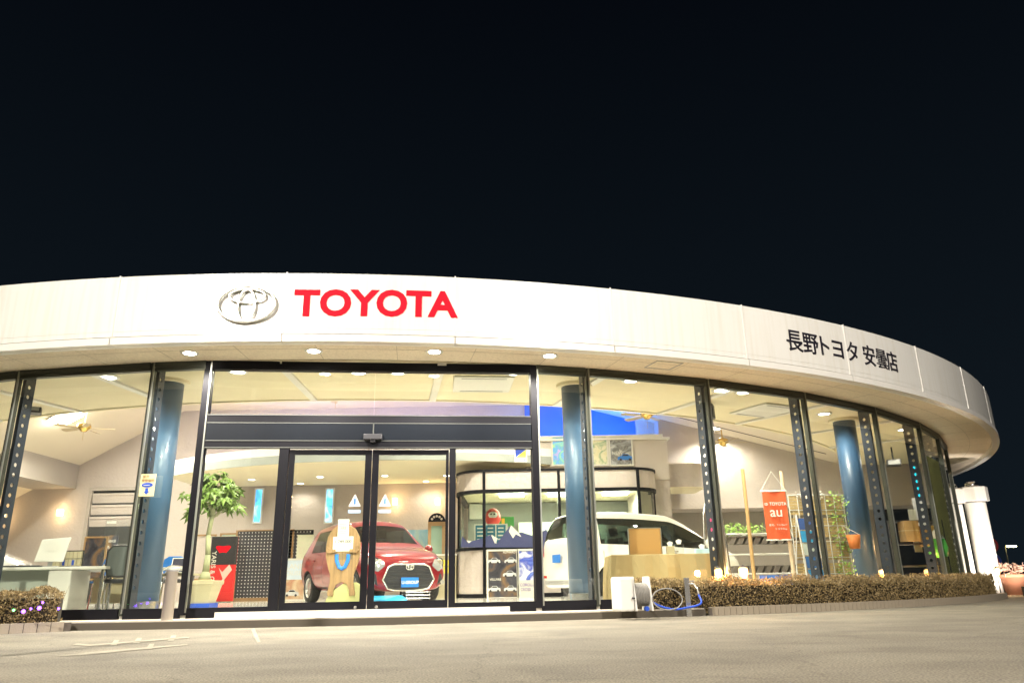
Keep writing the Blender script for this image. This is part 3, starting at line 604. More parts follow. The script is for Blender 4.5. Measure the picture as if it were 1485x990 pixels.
# ================================================================ cars
def car(name, label, stations, wheels, mats, loc, rz, pillar_x, seams):
    """stations: x, sill w, mid w, belt z, belt w, rail z, rail w, top z ; bottom .22"""
    t = thing(name, label, 'car', loc, rz)
    rows = []
    for (x, ws, wm, zbelt, wb, zrl, wr, zt) in stations:
        zm = .22 + (zbelt - .22) * .55
        half = [(0, .20), (ws * .8, .20), (ws, .30), (wm, zm), (wb, zbelt), (wr, zrl), (wr - .07, zrl + (zt - zrl) * .45), (wr * .5, zt - (zt - zrl) * .12), (0, zt)]
        full = [(x, y, z) for y, z in half] + [(x, -y, z) for y, z in half[-2:0:-1]]
        rows.append(full)
    n = len(rows[0]); v = [p for r in rows for p in r]; f = []; mi = []
    for i in range(len(rows) - 1):
        xa, xb = stations[i][0], stations[i + 1][0]
        for k in range(n):
            f.append((i * n + k, i * n + (k + 1) % n, (i + 1) * n + (k + 1) % n, (i + 1) * n + k))
            kk = k if k < 8 else n - 1 - k
            m_ = 0
            if kk == 4 and pillar_x[0] <= xa and xb <= pillar_x[1]: m_ = 1
            if kk in (6, 7) and abs(xa - pillar_x[2]) < .01: m_ = 2
            if kk in (5, 6, 7) and pillar_x[3] - .28 < xa and xb <= pillar_x[3] + .01: m_ = 3
            mi.append(m_)
    f.append(tuple(range(n))[::-1]); mi.append(0); f.append(tuple(range((len(rows) - 1) * n, len(rows) * n))); mi.append(0)
    me = bpy.data.meshes.new('body'); me.from_pydata(v, [], f); me.update()
    for k in range(5): me.materials.append(mats[0])
    me.polygons.foreach_set('material_index', mi)
    o = bpy.data.objects.new('body', me); COL.objects.link(o)
    sd = o.modifiers.new('s', 'SUBSURF'); sd.levels = 3; sd.render_levels = 3
    cg = G()
    for (wx, wy, wr_) in wheels:
        for s in (-1, 1): cg.cyl((wx, s * (wy - .22), wr_), (wx, s * (wy + .3), wr_), wr_ * 1.16, n=28)
    cm = cg.mesh('cut')
    for k in range(5): cm.materials.append(mats[0])
    cm.polygons.foreach_set('material_index', [4] * len(cm.polygons))
    co = bpy.data.objects.new('cut', cm); COL.objects.link(co)
    bo = o.modifiers.new('b', 'BOOLEAN'); bo.operation = 'DIFFERENCE'; bo.object = co; bo.solver = 'EXACT'
    dg = bpy.context.evaluated_depsgraph_get(); dg.update()
    em_ = bpy.data.meshes.new_from_object(o.evaluated_get(dg), depsgraph=dg)
    bpy.data.objects.remove(o); bpy.data.objects.remove(co)
    bvh = BVHTree.FromPolygons([q.co for q in em_.vertices], [tuple(p.vertices) for p in em_.polygons])
    vv = [tuple(q.co) for q in em_.vertices]
    for idx, (nm, mt) in enumerate((('body', mats[0]), ('side_window', CARGLASS), ('windshield', CARGLASS), ('rear_window', CARGLASS), ('wheel_well', RUBBER))):
        ps = [tuple(p.vertices) for p in em_.polygons if p.material_index == idx]
        sides = [ps] if idx != 1 else [[p for p in ps if sum(vv[i][1] for i in p) > 0], [p for p in ps if sum(vv[i][1] for i in p) <= 0]]
        for sub in sides:
            if not sub: continue
            used = sorted({i for p in sub for i in p}); mp = {a: b for b, a in enumerate(used)}
            g = G(); g.v = [vv[i] for i in used]; g.f = [tuple(mp[i] for i in p) for p in sub]; g.mi = [0] * len(sub)
            g.build(nm, mt, t, smooth=idx != 4)
    for (wx, wy, wr_) in wheels:
        for s in (-1, 1):
            g = G(); g.m = Matrix.Translation((wx, s * (wy - .09), wr_)) @ Matrix.Rotation(R_(-90 * s), 4, 'X')
            r = wr_
            g.lathe([(r * .66, -.09), (r * .94, -.09), (r, -.05), (r, .05), (r * .94, .09), (r * .66, .09)], 28); ty = g.build('wheel', RUBBER, t, smooth=True)
            h = G(); h.m = g.m; h.lathe([(r * .66, .085), (r * .60, .06), (r * .55, .02), (.001, .02)], 28)
            for k in range(10):
                a = 2 * math.pi * k / 10; h.m = g.m @ Matrix.Rotation(a, 4, 'Z'); h.box(.03, r * .62, -.014, .014, .03, .065)
            h.m = g.m; h.cyl((0, 0, .02), (0, 0, .075), .045, n=12); h.build('rim', M('alloy', (.62, .62, .6), .3, metal=.8), ty)
    def conform(pts, nm, mat, axis, s, off=.006, smooth=True, thick=.0):
        cx = sum(p[0] for p in pts) / len(pts); cz = sum(p[1] for p in pts) / len(pts); vs = []; fs = []; N = len(pts)
        for q in (1, .75, .5, .25, 0):
            for a, b in pts:
                a2, b2 = cx + (a - cx) * q, cz + (b - cz) * q
                if axis == 'x': o_, d_ = Vector((s * 4, a2, b2)), Vector((-s, 0, 0))
                elif axis == 'y': o_, d_ = Vector((a2, s * 3, b2)), Vector((0, -s, 0))
                hit = bvh.ray_cast(o_, d_)
                p = hit[0] - d_ * off if hit[0] else None
                vs.append(p)
        ok = [p for p in vs if p is not None]
        if not ok: return None
        for i, p in enumerate(vs):
            if p is None:
                a, b = pts[i % N]; pr = min(ok, key=lambda w: (w.y - a) ** 2 + (w.z - b) ** 2 if axis == 'x' else (w.x - a) ** 2 + (w.z - b) ** 2); vs[i] = pr
        for q in range(4): fs += [(q * N + k, q * N + (k + 1) % N, (q + 1) * N + (k + 1) % N, (q + 1) * N + k) for k in range(N)]
        return G().add([tuple(p) for p in vs], fs).build(nm, mat, t, smooth=smooth)
    lx = pillar_x[2]
    for x in (lx - .55, lx - 1.45):
        for s in (-1, 1):
            g = G(); g.m = Matrix.Translation((x, s * .36, .62)) @ Matrix.Rotation(R_(-12), 4, 'Y'); g.box(-.07, .07, -.22, .22, 0, .58); g.box(-.05, .05, -.11, .11, .62, .80); g.build('seat', M('seat_fabric', (.05, .05, .055), .9), t, bevel=.03)
    g = G(); g.box(lx + .25, lx + .62, -.66, .66, .70, .93); g.build('dashboard', DARK, t, bevel=.03)
    g = G(); g.m = Matrix.Translation((lx + .18, -.36, .88)) @ Matrix.Rotation(R_(65), 4, 'Y'); g.tube([(.17 * math.cos(q), .17 * math.sin(q), 0) for q in [2 * math.pi * k / 20 for k in range(20)]], .014, 6, True); g.build('steering_wheel', DARK, t)
    g = G(); g.box(pillar_x[3] + .25, lx + .5, -.62, .62, .40, .46); g.build('cabin_floor', DARK, t)
    for s in (-1, 1):
        for x in seams:
            conform([(x, .30), (x + .012, .30), (x + .012, .60), (x + .012, .90), (x, .90), (x, .60)], 'door_gap', INK, 'y', s, .003)
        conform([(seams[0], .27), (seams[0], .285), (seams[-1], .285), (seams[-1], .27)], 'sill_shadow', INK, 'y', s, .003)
    return t, conform, bvh
def oval(cy, cz, a, b, n=18, tilt=0): return [(cy + a * math.cos(q) * math.cos(tilt) - b * math.sin(q) * math.sin(tilt), cz + a * math.cos(q) * math.sin(tilt) + b * math.sin(q) * math.cos(tilt)) for q in [2 * math.pi * k / n for k in range(n)]]
REDP = M('car_red', (.24, .008, .016), .28, var=.04, coat=1, metal=.25)
WHP = M('car_white', (.78, .77, .72), .25, var=.02, coat=1)
SIL = M('car_silver', (.55, .56, .57), .25, var=.03, coat=1, metal=.4)
LENS_ = M('headlamp_lens', (.62, .64, .66), .08, metal=.6, coat=1)
# small red hatchback facing the doors
st = [(-1.86, .50, .58, .86, .56, .92, .50, .95), (-1.80, .70, .80, .93, .74, .99, .66, 1.02), (-1.70, .76, .84, .95, .79, 1.08, .68, 1.13), (-1.46, .78, .85, .95, .80, 1.42, .60, 1.50), (-1.30, .79, .86, .94, .80, 1.45, .60, 1.54), (-.40, .79, .86, .92, .80, 1.48, .60, 1.58), (-.32, .79, .86, .92, .80, 1.48, .60, 1.58), (.30, .79, .86, .91, .80, 1.45, .60, 1.55), (.42, .79, .86, .91, .80, 1.42, .60, 1.51), (1.10, .78, .86, .93, .79, .97, .70, 1.00), (1.22, .78, .85, .92, .78, .95, .68, .985), (1.55, .77, .83, .86, .75, .90, .62, .935), (1.78, .72, .80, .76, .70, .82, .56, .84), (1.88, .60, .70, .62, .60, .70, .48, .72)]
pr = at(592, 815, 14.2); hd = Vector((math.sin(R_(33)), -math.cos(R_(33)), 0)); cc = Vector((pr.x, 14.2, FL)) - hd * 1.83
t, cf, bv = car('red_hatchback', 'small dark red hatchback with blue plate parked behind the sliding doors', st, [(1.24, .80, .29), (-1.22, .80, .29)], [REDP], cc, R_(-57), (-1.30, 1.10, .42, -1.46), (-.86, -.36, .76))
for s in (-1, 1):
    hl = cf([(s * a, b) for a, b in ((.46, .64), (.52, .74), (.64, .82), (.78, .85), (.83, .78), (.82, .66), (.74, .56), (.58, .54))], 'headlight', LENS_, 'x', 1, .012)
    G().cyl((1.74, s * .64, .69), (1.83, s * .635, .685), .075, .06, 16).build('bulb', CHROME, t)
    g = G(); g.tube([(1.835 - .05 * abs(math.cos(q)), s * (.635 + .095 * math.cos(q)), .69 + .085 * math.sin(q)) for q in [2 * math.pi * k / 20 for k in range(20)]], .010, 6, True); g.build('lamp_bezel', DARK, t)
    cf([(s * a, b) for a, b in ((.58, .30), (.80, .30), (.80, .36), (.70, .38), (.66, .50), (.62, .50))], 'fog_pocket', DARK, 'x', 1, .006)
    G().cyl((1.72, s * .68, .35), (1.86, s * .68, .35), .042, n=14).build('fog_lamp', LENS_, t)
    g = G(); g.m = Matrix.Translation((.78, s * .93, .98)); g.lathe([(.001, -.08), (.06, -.07), (.09, 0), (.06, .07), (.001, .08)], 14); g.build('mirror', REDP, t, smooth=True)
    for x in (-.95, .02): G().box(x, x + .17, s * .855 - .012, s * .855 + .012, .79, .815).build('handle', REDP, t, bevel=.006)
    cf([(-1.75, .80), (-1.72, .95), (-1.60, .95), (-1.66, .78)], 'tail_light', M('tail_red', (.5, .02, .02), .2, coat=1), 'y', s, .006)
GP = [(-.40, .62), (-.30, .66), (.30, .66), (.40, .62), (.50, .40), (.40, .25), (.26, .22), (-.26, .22), (-.40, .25), (-.50, .40)]
cf(GP, 'grille', DARK, 'x', 1, .010)
def proj(pts, off):
    return [tuple((bv.ray_cast(Vector((4, a, b)), Vector((-1, 0, 0)))[0] or Vector((1.8, a, b))) + Vector((off, 0, 0))) for a, b in pts]
dense = [((GP[i][0] * (1 - q) + GP[(i + 1) % 10][0] * q), (GP[i][1] * (1 - q) + GP[(i + 1) % 10][1] * q)) for i in range(10) for q in (0, .33, .66)]
G().tube(proj(dense, .012), .016, 8, True).build('grille_surround', CHROME, t, smooth=True)
for k in range(6):
    z = .30 + k * .06; g = G(); g.tube(proj([(-.40 + .08 * j, z) for j in range(11)], .012), .005, 5); g.build('grille_bar', DARK, t)
g = G(); g.tube([(1.905, .075 * math.cos(q), .615 + .05 * math.sin(q)) for q in [2 * math.pi * k / 20 for k in range(20)]], .009, 6, True); g.tube([(1.905, .028 * math.cos(q), .61 + .045 * math.sin(q)) for q in [2 * math.pi * k / 14 for k in range(14)]], .008, 6, True); g.tube([(1.905, .05 * math.cos(q), .635 + .02 * math.sin(q)) for q in [2 * math.pi * k / 14 for k in range(14)]], .007, 6, True); g.build('badge', CHROME, t, smooth=True)
g = G(); g.box(1.915, 1.925, -.17, .17, .27, .435); pl = g.build('number_plate', BLUE, t, bevel=.004)
text('lettering', 'U-GROUP', .075, PAPER, pl, (1.9275, 0, .35), (R_(90), 0, R_(90)), bold=.001)
g = G(); g.tube([(1.02, -.68 + .02 * k, 1.0 + .002 * k) for k in range(40)], .008, 5); g.build('wiper', DARK, t)
g = G(); g.cyl((-1.1, 0, 1.56), (-1.35, 0, 1.74), .006, .003, 6); g.build('aerial', DARK, t)
# white compact van seen from behind
st = [(-2.14, .60, .68, .95, .60, 1.02, .52, 1.05), (-2.10, .76, .82, 1.02, .76, 1.12, .66, 1.16), (-2.00, .80, .86, 1.02, .84, 1.42, .70, 1.46), (-1.84, .80, .87, 1.00, .84, 1.64, .68, 1.69), (-1.74, .80, .87, .99, .84, 1.67, .68, 1.725), (-.74, .80, .87, .96, .84, 1.68, .68, 1.735), (-.69, .80, .87, .96, .84, 1.68, .68, 1.735), (.20, .80, .87, .93, .84, 1.64, .67, 1.70), (.25, .80, .87, .93, .84, 1.63, .67, 1.69), (.62, .80, .87, .92, .83, 1.52, .66, 1.57), (1.42, .80, .86, 1.0, .80, 1.04, .70, 1.07), (1.56, .80, .86, .98, .79, 1.02, .68, 1.05), (1.92, .78, .84, .88, .74, .93, .60, .96), (2.10, .68, .78, .74, .66, .80, .52, .82), (2.16, .56, .66, .62, .54, .68, .44, .70)]
t, cf, bv = car('white_minivan', 'white compact van with rear corner towards the blue column', st, [(1.36, .81, .31), (-1.36, .81, .31)], [WHP], (2.80, 17.35, FL), R_(26), (-1.74, 1.42, .62, -1.84), (-1.55, -.70, .25, 1.0))
for s in (-1, 1):
    cf([(-2.09, .82), (-2.03, 1.06), (-1.86, 1.10), (-1.70, .98), (-1.78, .92), (-1.96, .84)], 'tail_light', M('tail_red2', (.6, .02, .03), .15, coat=1, var=.4, vs=14), 'y', s, .012)
    cf([(s * .62, .84), (s * .64, 1.02), (s * .76, 1.02), (s * .78, .82)], 'tail_light', M('tail_red2', (.6, .02, .03)), 'x', -1, .012)
    cf([(s * .50, .40), (s * .50, .45), (s * .70, .46), (s * .70, .40)], 'reflector', M('tail_red2', (.6, .02, .03)), 'x', -1, .012)
    g = G(); g.m = Matrix.Translation((1.08, s * .95, 1.06)); g.lathe([(.001, -.1), (.07, -.08), (.10, 0), (.07, .08), (.001, .1)], 14); g.build('mirror', WHP, t, smooth=True)
    for x in (-.62, .12): G().box(x, x + .18, s * .868 - .012, s * .868 + .012, .88, .91).build('handle', CHROME, t, bevel=.006)
    cf([(-1.0, .345), (-1.0, .30), (1.0, .30), (1.0, .345)], 'sill_strip', GREY, 'y', s, .006)
cf([(-.60, .26), (.60, .26), (.64, .36), (-.64, .36)], 'bumper_insert', GREY, 'x', -1, .008)
g = G(); g.box(-2.185, -2.175, -.17, .17, .70, .865); g.build('number_plate', BLUE, t, bevel=.004)
# silver car mostly hidden by the service desk
st2 = [tuple([s_[0] * 1.1] + list(s_[1:])) for s_ in st[:0]] or [(-2.2, .60, .68, .85, .60, .92, .52, .95), (-2.1, .78, .86, .96, .76, 1.02, .66, 1.05), (-1.75, .80, .88, .98, .80, 1.14, .64, 1.20), (-1.2, .80, .88, .97, .80, 1.38, .58, 1.45), (-1.05, .80, .88, .96, .80, 1.40, .58, 1.47), (-.3, .8, .88, .94, .8, 1.42, .58, 1.49), (-.2, .8, .88, .94, .8, 1.42, .58, 1.49), (.4, .8, .88, .93, .8, 1.36, .58, 1.43), (1.15, .8, .88, .94, .8, .98, .7, 1.01), (1.4, .8, .87, .9, .78, .94, .66, .97), (2.0, .76, .84, .78, .7, .84, .56, .86), (2.15, .6, .7, .62, .6, .7, .48, .72)]
t, cf, bv = car('silver_car', 'silver car with dark glass standing behind the service desk', st2, [(1.35, .82, .31), (-1.35, .82, .31)], [SIL], (-14.3, 19.2, FL), R_(200), (-1.05, 1.15, .4, -1.2), (-.9, -.25, .85))
# ================================================================ things inside, left of the doors
def leaf_mesh():
    g = G()
    for k in range(6):
        a = R_(-110 + 44 * k); l = .24 - .03 * abs(k - 2.5); d = Vector((math.cos(a), math.sin(a), 0)); s = Vector((-d.y, d.x, 0))
        pts = [d * .02, d * l * .45 + s * l * .2 - Vector((0, 0, .015)), d * l - Vector((0, 0, l * .42)), d * l * .45 - s * l * .2 - Vector((0, 0, .015)), d * l * .5 + Vector((0, 0, .012))]
        g.add([tuple(p) for p in pts], [(0, 4, 1), (1, 4, 2), (2, 4, 3), (3, 4, 0)])
    return g
p = at(292, 884, 12.25); T = thing('potted_money_tree', 'indoor tree with drooping palmate leaves in a cream planter', 'plant', (p.x, 12.25, FL))
g = G(); g.add([(x * w, y * w, z) for z, w in ((.09, .15), (.36, .21), (.36, .225), (.42, .23), (.42, .20), (.37, .195)) for x, y in ((-1, -1), (1, -1), (1, 1), (-1, 1))], [(i * 4 + k, i * 4 + (k + 1) % 4, i * 4 + 4 + (k + 1) % 4, i * 4 + 4 + k) for i in range(5) for k in range(4)]); g.build('planter', CREAMP, T, bevel=.01)
g = G(); g.box(-.18, .18, -.18, .18, 0, .09); g.build('saucer', ROYAL, T, bevel=.008)
g = G(); g.lathe([(.001, .44), (.14, .43), (.19, .39)], 16); g.build('bark_chips', SOIL, T)
g = G()
tp = [(0, 0, .40), (.01, 0, .55), (.015, .0, .8), (-.01, 0, 1.1), (.02, 0, 1.4), (.02, .0, 1.62)]
for i in range(5): g.cyl(tp[i], tp[i + 1], (.11, .055, .04, .035, .035)[i], (.055, .04, .035, .035, .04)[i], 12)
for k in range(9): a = k * .7; g.cyl((.02, 0, 1.35 + .03 * k), (.02 + .22 * math.cos(a), .22 * math.sin(a), 1.5 + .045 * k), .012, .006, 6)
g.build('trunk', M('trunk_green', (.33, .34, .20), .8, var=.25, vs=9), T, smooth=True)
lm = leaf_mesh().mesh('leaf'); lm.materials.append(LEAF)
for k in range(96):
    o = link('leaf', lm, T); a = rnd.uniform(0, 6.28); el = rnd.uniform(-.5, 1.3); r = rnd.uniform(.15, .46)
    o.location = (.02 + r * math.cos(a) * math.cos(el), r * math.sin(a) * math.cos(el), 1.62 + r * 1.05 * math.sin(el)); o.rotation_euler = (rnd.uniform(-.9, .9), rnd.uniform(-.2, 1.0), a)
    s = rnd.uniform(.55, .95); o.scale = (s, s, s)
PEG = dots_mat('pegboard', (.045, .045, .055), (.75, .75, .75), .085, .0135)
def pegboard(label, x0, x1, y0=770, y1=866, Y=20.5, frame=DWOOD):
    a, b = at(x0, y0, Y), at(x1, y1, Y); w = b.x - a.x; t = thing('pegboard_panel', label, 'pegboard', ((a.x + b.x) / 2, Y, FL)); h = a.z - FL
    G().box(-w / 2, w / 2, -.02, .02, .08, h).build('board', PEG, t)
    g = G(); g.box(-w / 2 - .05, -w / 2, -.03, .03, 0, h + .03); g.box(w / 2, w / 2 + .05, -.03, .03, 0, h + .03); g.box(-w / 2, w / 2, -.03, .03, 0, .08); g.box(-w / 2, w / 2, -.03, .03, h, h + .03); g.build('frame', frame, t); return t
pegboard('wide black pegboard with white dots beside the potted tree', 346, 418); pegboard('black pegboard behind the rear of the red hatchback', 421, 446, frame=BLACK); pegboard('black pegboard above the red hatchback hood', 585, 632, Y=20.8, frame=BLACK)
pegboard('short black pegboard under the pale green brochure holder', 323, 336, y0=830, Y=20.3)
t, w, h = poster('brochure_holder', 'pale green brochure holder above the short pegboard', 322, 775, 338, 824, 20.3, print_mat('brochures', [(.45, .62, .5), (.6, .7, .55), (.2, .4, .7)], 9), cat='holder', frame=DWOOD)
t, w, h = poster('beige_board', 'plain beige board in wooden frame behind the tree trunk', 282, 777, 306, 838, 20.6, WALLM, cat='board', frame=DWOOD)
t, w, h = poster('campaign_flag', 'red and black hanging campaign flag with white vertical lettering', 308, 778, 338, 871, 18.6, M('flag_red', (.68, .03, .03), .8, var=.1), cat='flag')
G().slab([(-w / 2, h * .56), (w / 2, h * .56), (w / 2, h), (-w / 2, h)], -.016, -.0125).build('black_field', M('flag_black', (.03, .03, .035), .8), t)
G().slab([(-.02 + (.15 + .05 * math.sin(3 * q)) * math.cos(q), h * .80 + (.12 + .05 * math.cos(2 * q)) * math.sin(q)) for q in [2 * math.pi * k / 24 for k in range(24)]], -.020, -.0165).build('red_patch', RED, t)
for pts in ([(.0, .25), (.2, .5), (.12, .62), (-.05, .45), (-.15, .55), (-.02, .3), (-.16, .1), (-.1, .06)],): G().slab([(x * .9 + .05, z + .2) for x, z in pts], -.020, -.0165).build('figure', M('flag_pink', (.85, .55, .5), .8), t)
text('lettering', 'YARIS & GO', .15, PAPER, t, (-w / 2 + .09, -.018, h * .5), (R_(90), R_(90), 0), bold=.002)
g = G(); g.cyl((-w / 2 - .03, 0, h), (w / 2 + .03, 0, h), .012); g.build('rod', STEEL, t); g = G(); g.cyl((0, .03, -at(323, 871, 18.6).z + FL), (0, .03, h), .012); g.box(-.2, .2, -.12, .16, -at(323, 871, 18.6).z + FL, -at(323, 871, 18.6).z + FL + .02); g.build('stand', STEEL, t)
t, w, h = poster('photo_panel', 'white panel with outdoor car photo left of the hatchback', 415, 812, 440, 868, 18.9, print_mat('car_photo', [(.45, .2, .12), (.6, .45, .3), (.7, .6, .5)], 3), cat='panel', frame=PAPER)
G().box(-w / 2, w / 2, -.016, -.0125, h * .5, h).build('sky_half', M('pale_sky', (.6, .72, .85), .5), t); text('lettering', 'LAND', .17, PAPER, t, (0, -.018, h * .83)); text('lettering', 'CRUISER', .14, PAPER, t, (0, -.018, h * .66), sx=.8); car_shape(t, -.05, .08, .17, SILV)
t, w, h = poster('route_map', 'pale green map sheet on pegboard behind the hatchback', 432, 775, 453, 815, 20.4, print_mat('map_print', [(.6, .65, .5), (.7, .72, .55), (.65, .6, .5)], 12))
t, w, h = poster('sky_poster', 'blue sky poster behind the hatchback windscreen', 586, 768, 622, 800, 20.6, print_mat('sky_print', [(.3, .6, .85), (.5, .75, .9), (.7, .8, .5)], 2))
t = thing('wooden_mirror', 'tall wooden framed mirror with carved round top beside the booth', 'mirror', at(632, 866, 19.9)); t.location.z = FL
g = G(); g.box(-.22, -.14, -.03, .03, 0, 1.85); g.box(.14, .22, -.03, .03, 0, 1.85); g.box(-.14, .14, -.03, .03, 1.75, 1.85); g.box(-.14, .14, -.03, .03, 0, .1); g.build('frame', DWOOD, t)
G().box(-.14, .14, -.01, .01, .1, 1.75).build('pane', M('mirror_green', (.35, .5, .4), .1, metal=.3), t)
g = G(); g.slab([(.22 * math.cos(R_(q)), 1.85 + .22 * math.sin(R_(q))) for q in range(0, 181, 15)], -.02, .02); g.build('carved_top', BLACK, t)
for k in range(5): a = R_(30 + 30 * k); G().cyl((.14 * math.cos(a), -.024, 1.85 + .14 * math.sin(a)), (.14 * math.cos(a), -.02, 1.85 + .14 * math.sin(a)), .03, n=10).build('cutout', WALLM, t)
t = thing('side_counter', 'narrow white counter with yellow cards beside the booth', 'counter', at(648, 868, 19.6)); t.location.z = FL
g = G(); g.box(-.24, .24, -.2, .2, 0, 1.0); g.build('cabinet', CREAMP, t); g = G(); g.box(-.26, .26, -.22, .22, 1.0, 1.03); g.build('top', PLASTIC, t)
for z in (.58, .75): G().box(-.2, .08, -.215, -.205, z, z + .14).build('yellow_card', YELLOW, t)
g = G(); g.box(-.05, .02, -.1, .0, 1.03, 1.2); g.build('bottle', M('teal_bottle', (.02, .35, .45), .3), t)
# bear shaped price stand
PLY = M('pine_ply', (.30, .185, .085), .6, var=.2, vs=5); streaks(PLY, .62); PLY.node_tree.nodes['Mapping'].inputs['Scale'].default_value = (22, 22, .9)
p = at(494, 872, 12.9); t = thing('price_stand', 'pine stand shaped like an animal holding a price sheet', 'stand', (p.x, 12.9, FL), R_(-8))
half = [(0, 1.27), (.10, 1.26), (.20, 1.20), (.27, 1.08), (.295, .92), (.29, .78), (.25, .62), (.20, .48), (.20, .36), (.23, .22), (.235, .16), (.14, .15), (.13, .25), (.09, .33), (0, .37)]
g = G(); g.slab([(x, z) for x, z in half] + [(-x, z) for x, z in half[-2:0:-1]], -.012, .012); g.build('board', PLY, t, bevel=.004)
g = G(); g.slab([(-.30, 0), (.34, 0), (.34, .30), (.24, .36), (.05, .36), (-.2, .2)], .015, .05); g.build('yellow_base', M('lime_board', (.40, .40, .18), .7), t)
for s in (-1, 1):
    g = G(); g.slab([(s * .28, .86), (s * .26, .93), (s * .20, .88), (s * .12, .88), (s * .12, .83), (s * .24, .82)][::s], -.05, -.012); g.build('paw', PLY, t, bevel=.004)
g = G(); g.tube([(-.10, -.016, .80), (-.095, -.016, .70), (-.05, -.016, .60), (0, -.016, .575), (.05, -.016, .60), (.095, -.016, .70), (.10, -.016, .80)], .032, 8); g.build('blue_smile', BLUE, t)
G().box(-.17, .17, -.022, -.013, .85, 1.08).build('price_sheet', PAPER, t); G().box(-.10, .09, -.026, -.023, 1.04, 1.36).build('spec_sheet', PAPER, t)
text('price', '1,749,000', .075, INK, t, (0, -.025, 1.0), bold=.0005); text('price', '1.0 X', .04, INK, t, (0, -.028, 1.22)); g = G(); [g.box(-.14, .1, -.0245, -.0225, .88 + .025 * k, .885 + .025 * k) for k in range(3)]; [g.box(-.08, .05, -.0285, -.0265, 1.10 + .03 * k, 1.11 + .03 * k) for k in range(7)]; g.build('print_line', GREY, t)
G().box(-.13, .17, -.024, -.014, .72, .82).build('leaflet_tray', ACRYL, t)
t = thing('blue_bag', 'crumpled bright blue bag under the hatchback bumper', 'bag', at(560, 872, 13.6)); t.location.z = FL
g = G(); g.add([(x + rnd.uniform(-.03, .03), y + rnd.uniform(-.03, .03), z) for z, w in ((0, 1), (.08, 1.0), (.14, .7)) for x, y in ((-.32 * w, -.1), (0, -.14), (.32 * w, -.1), (.32 * w, .1), (0, .13), (-.32 * w, .1))], [(i * 6 + k, i * 6 + (k + 1) % 6, i * 6 + 6 + (k + 1) % 6, i * 6 + 6 + k) for i in range(2) for k in range(6)] + [(12, 13, 14, 15, 16, 17)]); g.build('bag', M('cyan_bag', (.03, .38, .75), .35), t)
t = thing('wire_basket', 'low chrome wire basket beside the blue bag', 'basket', at(607, 872, 13.8)); t.location.z = FL
for k in range(4): g = G(); g.tube([(-.2, -.1, .04 + .05 * k), (.2, -.1, .04 + .05 * k), (.2, .1, .04 + .05 * k), (-.2, .1, .04 + .05 * k)], .006, 5, True); g.build('wire_hoop', STEEL, t)
for x in (-.2, -.07, .07, .2): G().cyl((x, -.1, 0), (x, -.1, .2), .006, n=5).build('upright', STEEL, t)
# service area
dk = thing('service_desk', 'white and grey service desk near the left hedge', 'desk', (-7.15, 11.75, FL), R_(8))
g = G(); g.box(-1.4, .30, -.02, .02, .02, .60); g.build('front_panel', M('desk_grey', (.42, .46, .42), .5), dk); g = G(); g.box(.30, .62, -.28, .45, .02, .60); g.build('side_cabinet', PLASTIC, dk, bevel=.02)
g = G(); g.box(-1.42, 1.1, -.32, .48, .60, .64); g.build('top', PLASTIC, dk, bevel=.006); G().cyl((1.04, .1, 0), (1.04, .1, .6), .025).build('leg', STEEL, dk); G().cyl((1.04, -.25, 0), (1.04, -.25, .6), .025).build('leg', STEEL, dk)
mo = thing('monitor', 'white all-in-one monitor on the service desk', 'monitor', (-6.98, 11.78, FL + .64), R_(25)); g = G(); g.slab([(-.20, .08), (.18, .08), (.24, .44), (-.14, .40)], -.03, .03); g.build('casing', PLASTIC, mo, bevel=.01); g = G(); g.box(-.1, .12, -.1, .12, 0, .02); g.box(-.02, .04, .0, .04, .02, .12); g.build('foot', GREY, mo); G().box(-.08, .06, -.036, -.031, .24, .32).build('hinge_cover', TRIM, mo)
kb = thing('keyboard', 'dark keyboard lying on the service desk', 'keyboard', (-7.3, 11.6, FL + .64), R_(8)); G().box(-.3, .3, -.08, .08, 0, .025).build('base', DARK, kb, bevel=.005); g = G(); [g.box(-.27 + .09 * k, -.2 + .09 * k, -.06, .05, .025, .032) for k in range(6)]; g.build('keys', GREY, kb, kind='stuff')
tr = thing('key_tray', 'yellow compartment tray with blue tags on the meeting table', 'tray', at(96, 822, 12.6)); g = G(); g.box(-.24, .24, .02, .04, 0, .26); g.build('backing', DARK, tr)
for i in range(7):
    for j in range(2): G().box(-.23 + .066 * i, -.17 + .066 * i, -.02, .02, .02 + .115 * j, .125 + .115 * j).build('compartment', CREAMP, tr)
for x in (-.06, .09): G().box(x, x + .035, -.024, -.0205, .03, .11).build('blue_tag', ROYAL, tr)
mt = thing('meeting_table', 'long white meeting table behind the mesh chair', 'table', (-6.35, 13.0, FL), R_(4)); g = G(); g.box(-.95, .9, -.35, .35, .60, .64); g.build('top', PLASTIC, mt, bevel=.006)
for x in (-.85, .8):
    for y in (-.3, .3): G().cyl((x, y, 0), (x, y, .6), .022).build('leg', STEEL, mt)
G().box(-.6, .5, .1, .13, .1, .5).build('modesty_panel', CREAMP, mt)
ac = thing('acrylic_screen', 'clear acrylic partition on the meeting table', 'partition', (-6.4, 12.95, FL + .64), R_(4)); G().box(-.42, .45, -.004, .004, .02, .78).build('pane', ACRYL, ac); G().box(-.40, -.25, -.008, -.004, .72, .76).build('tag', PAPER, ac); G().box(-.4, .4, -.06, .06, 0, .02).build('foot', ACRYL, ac)
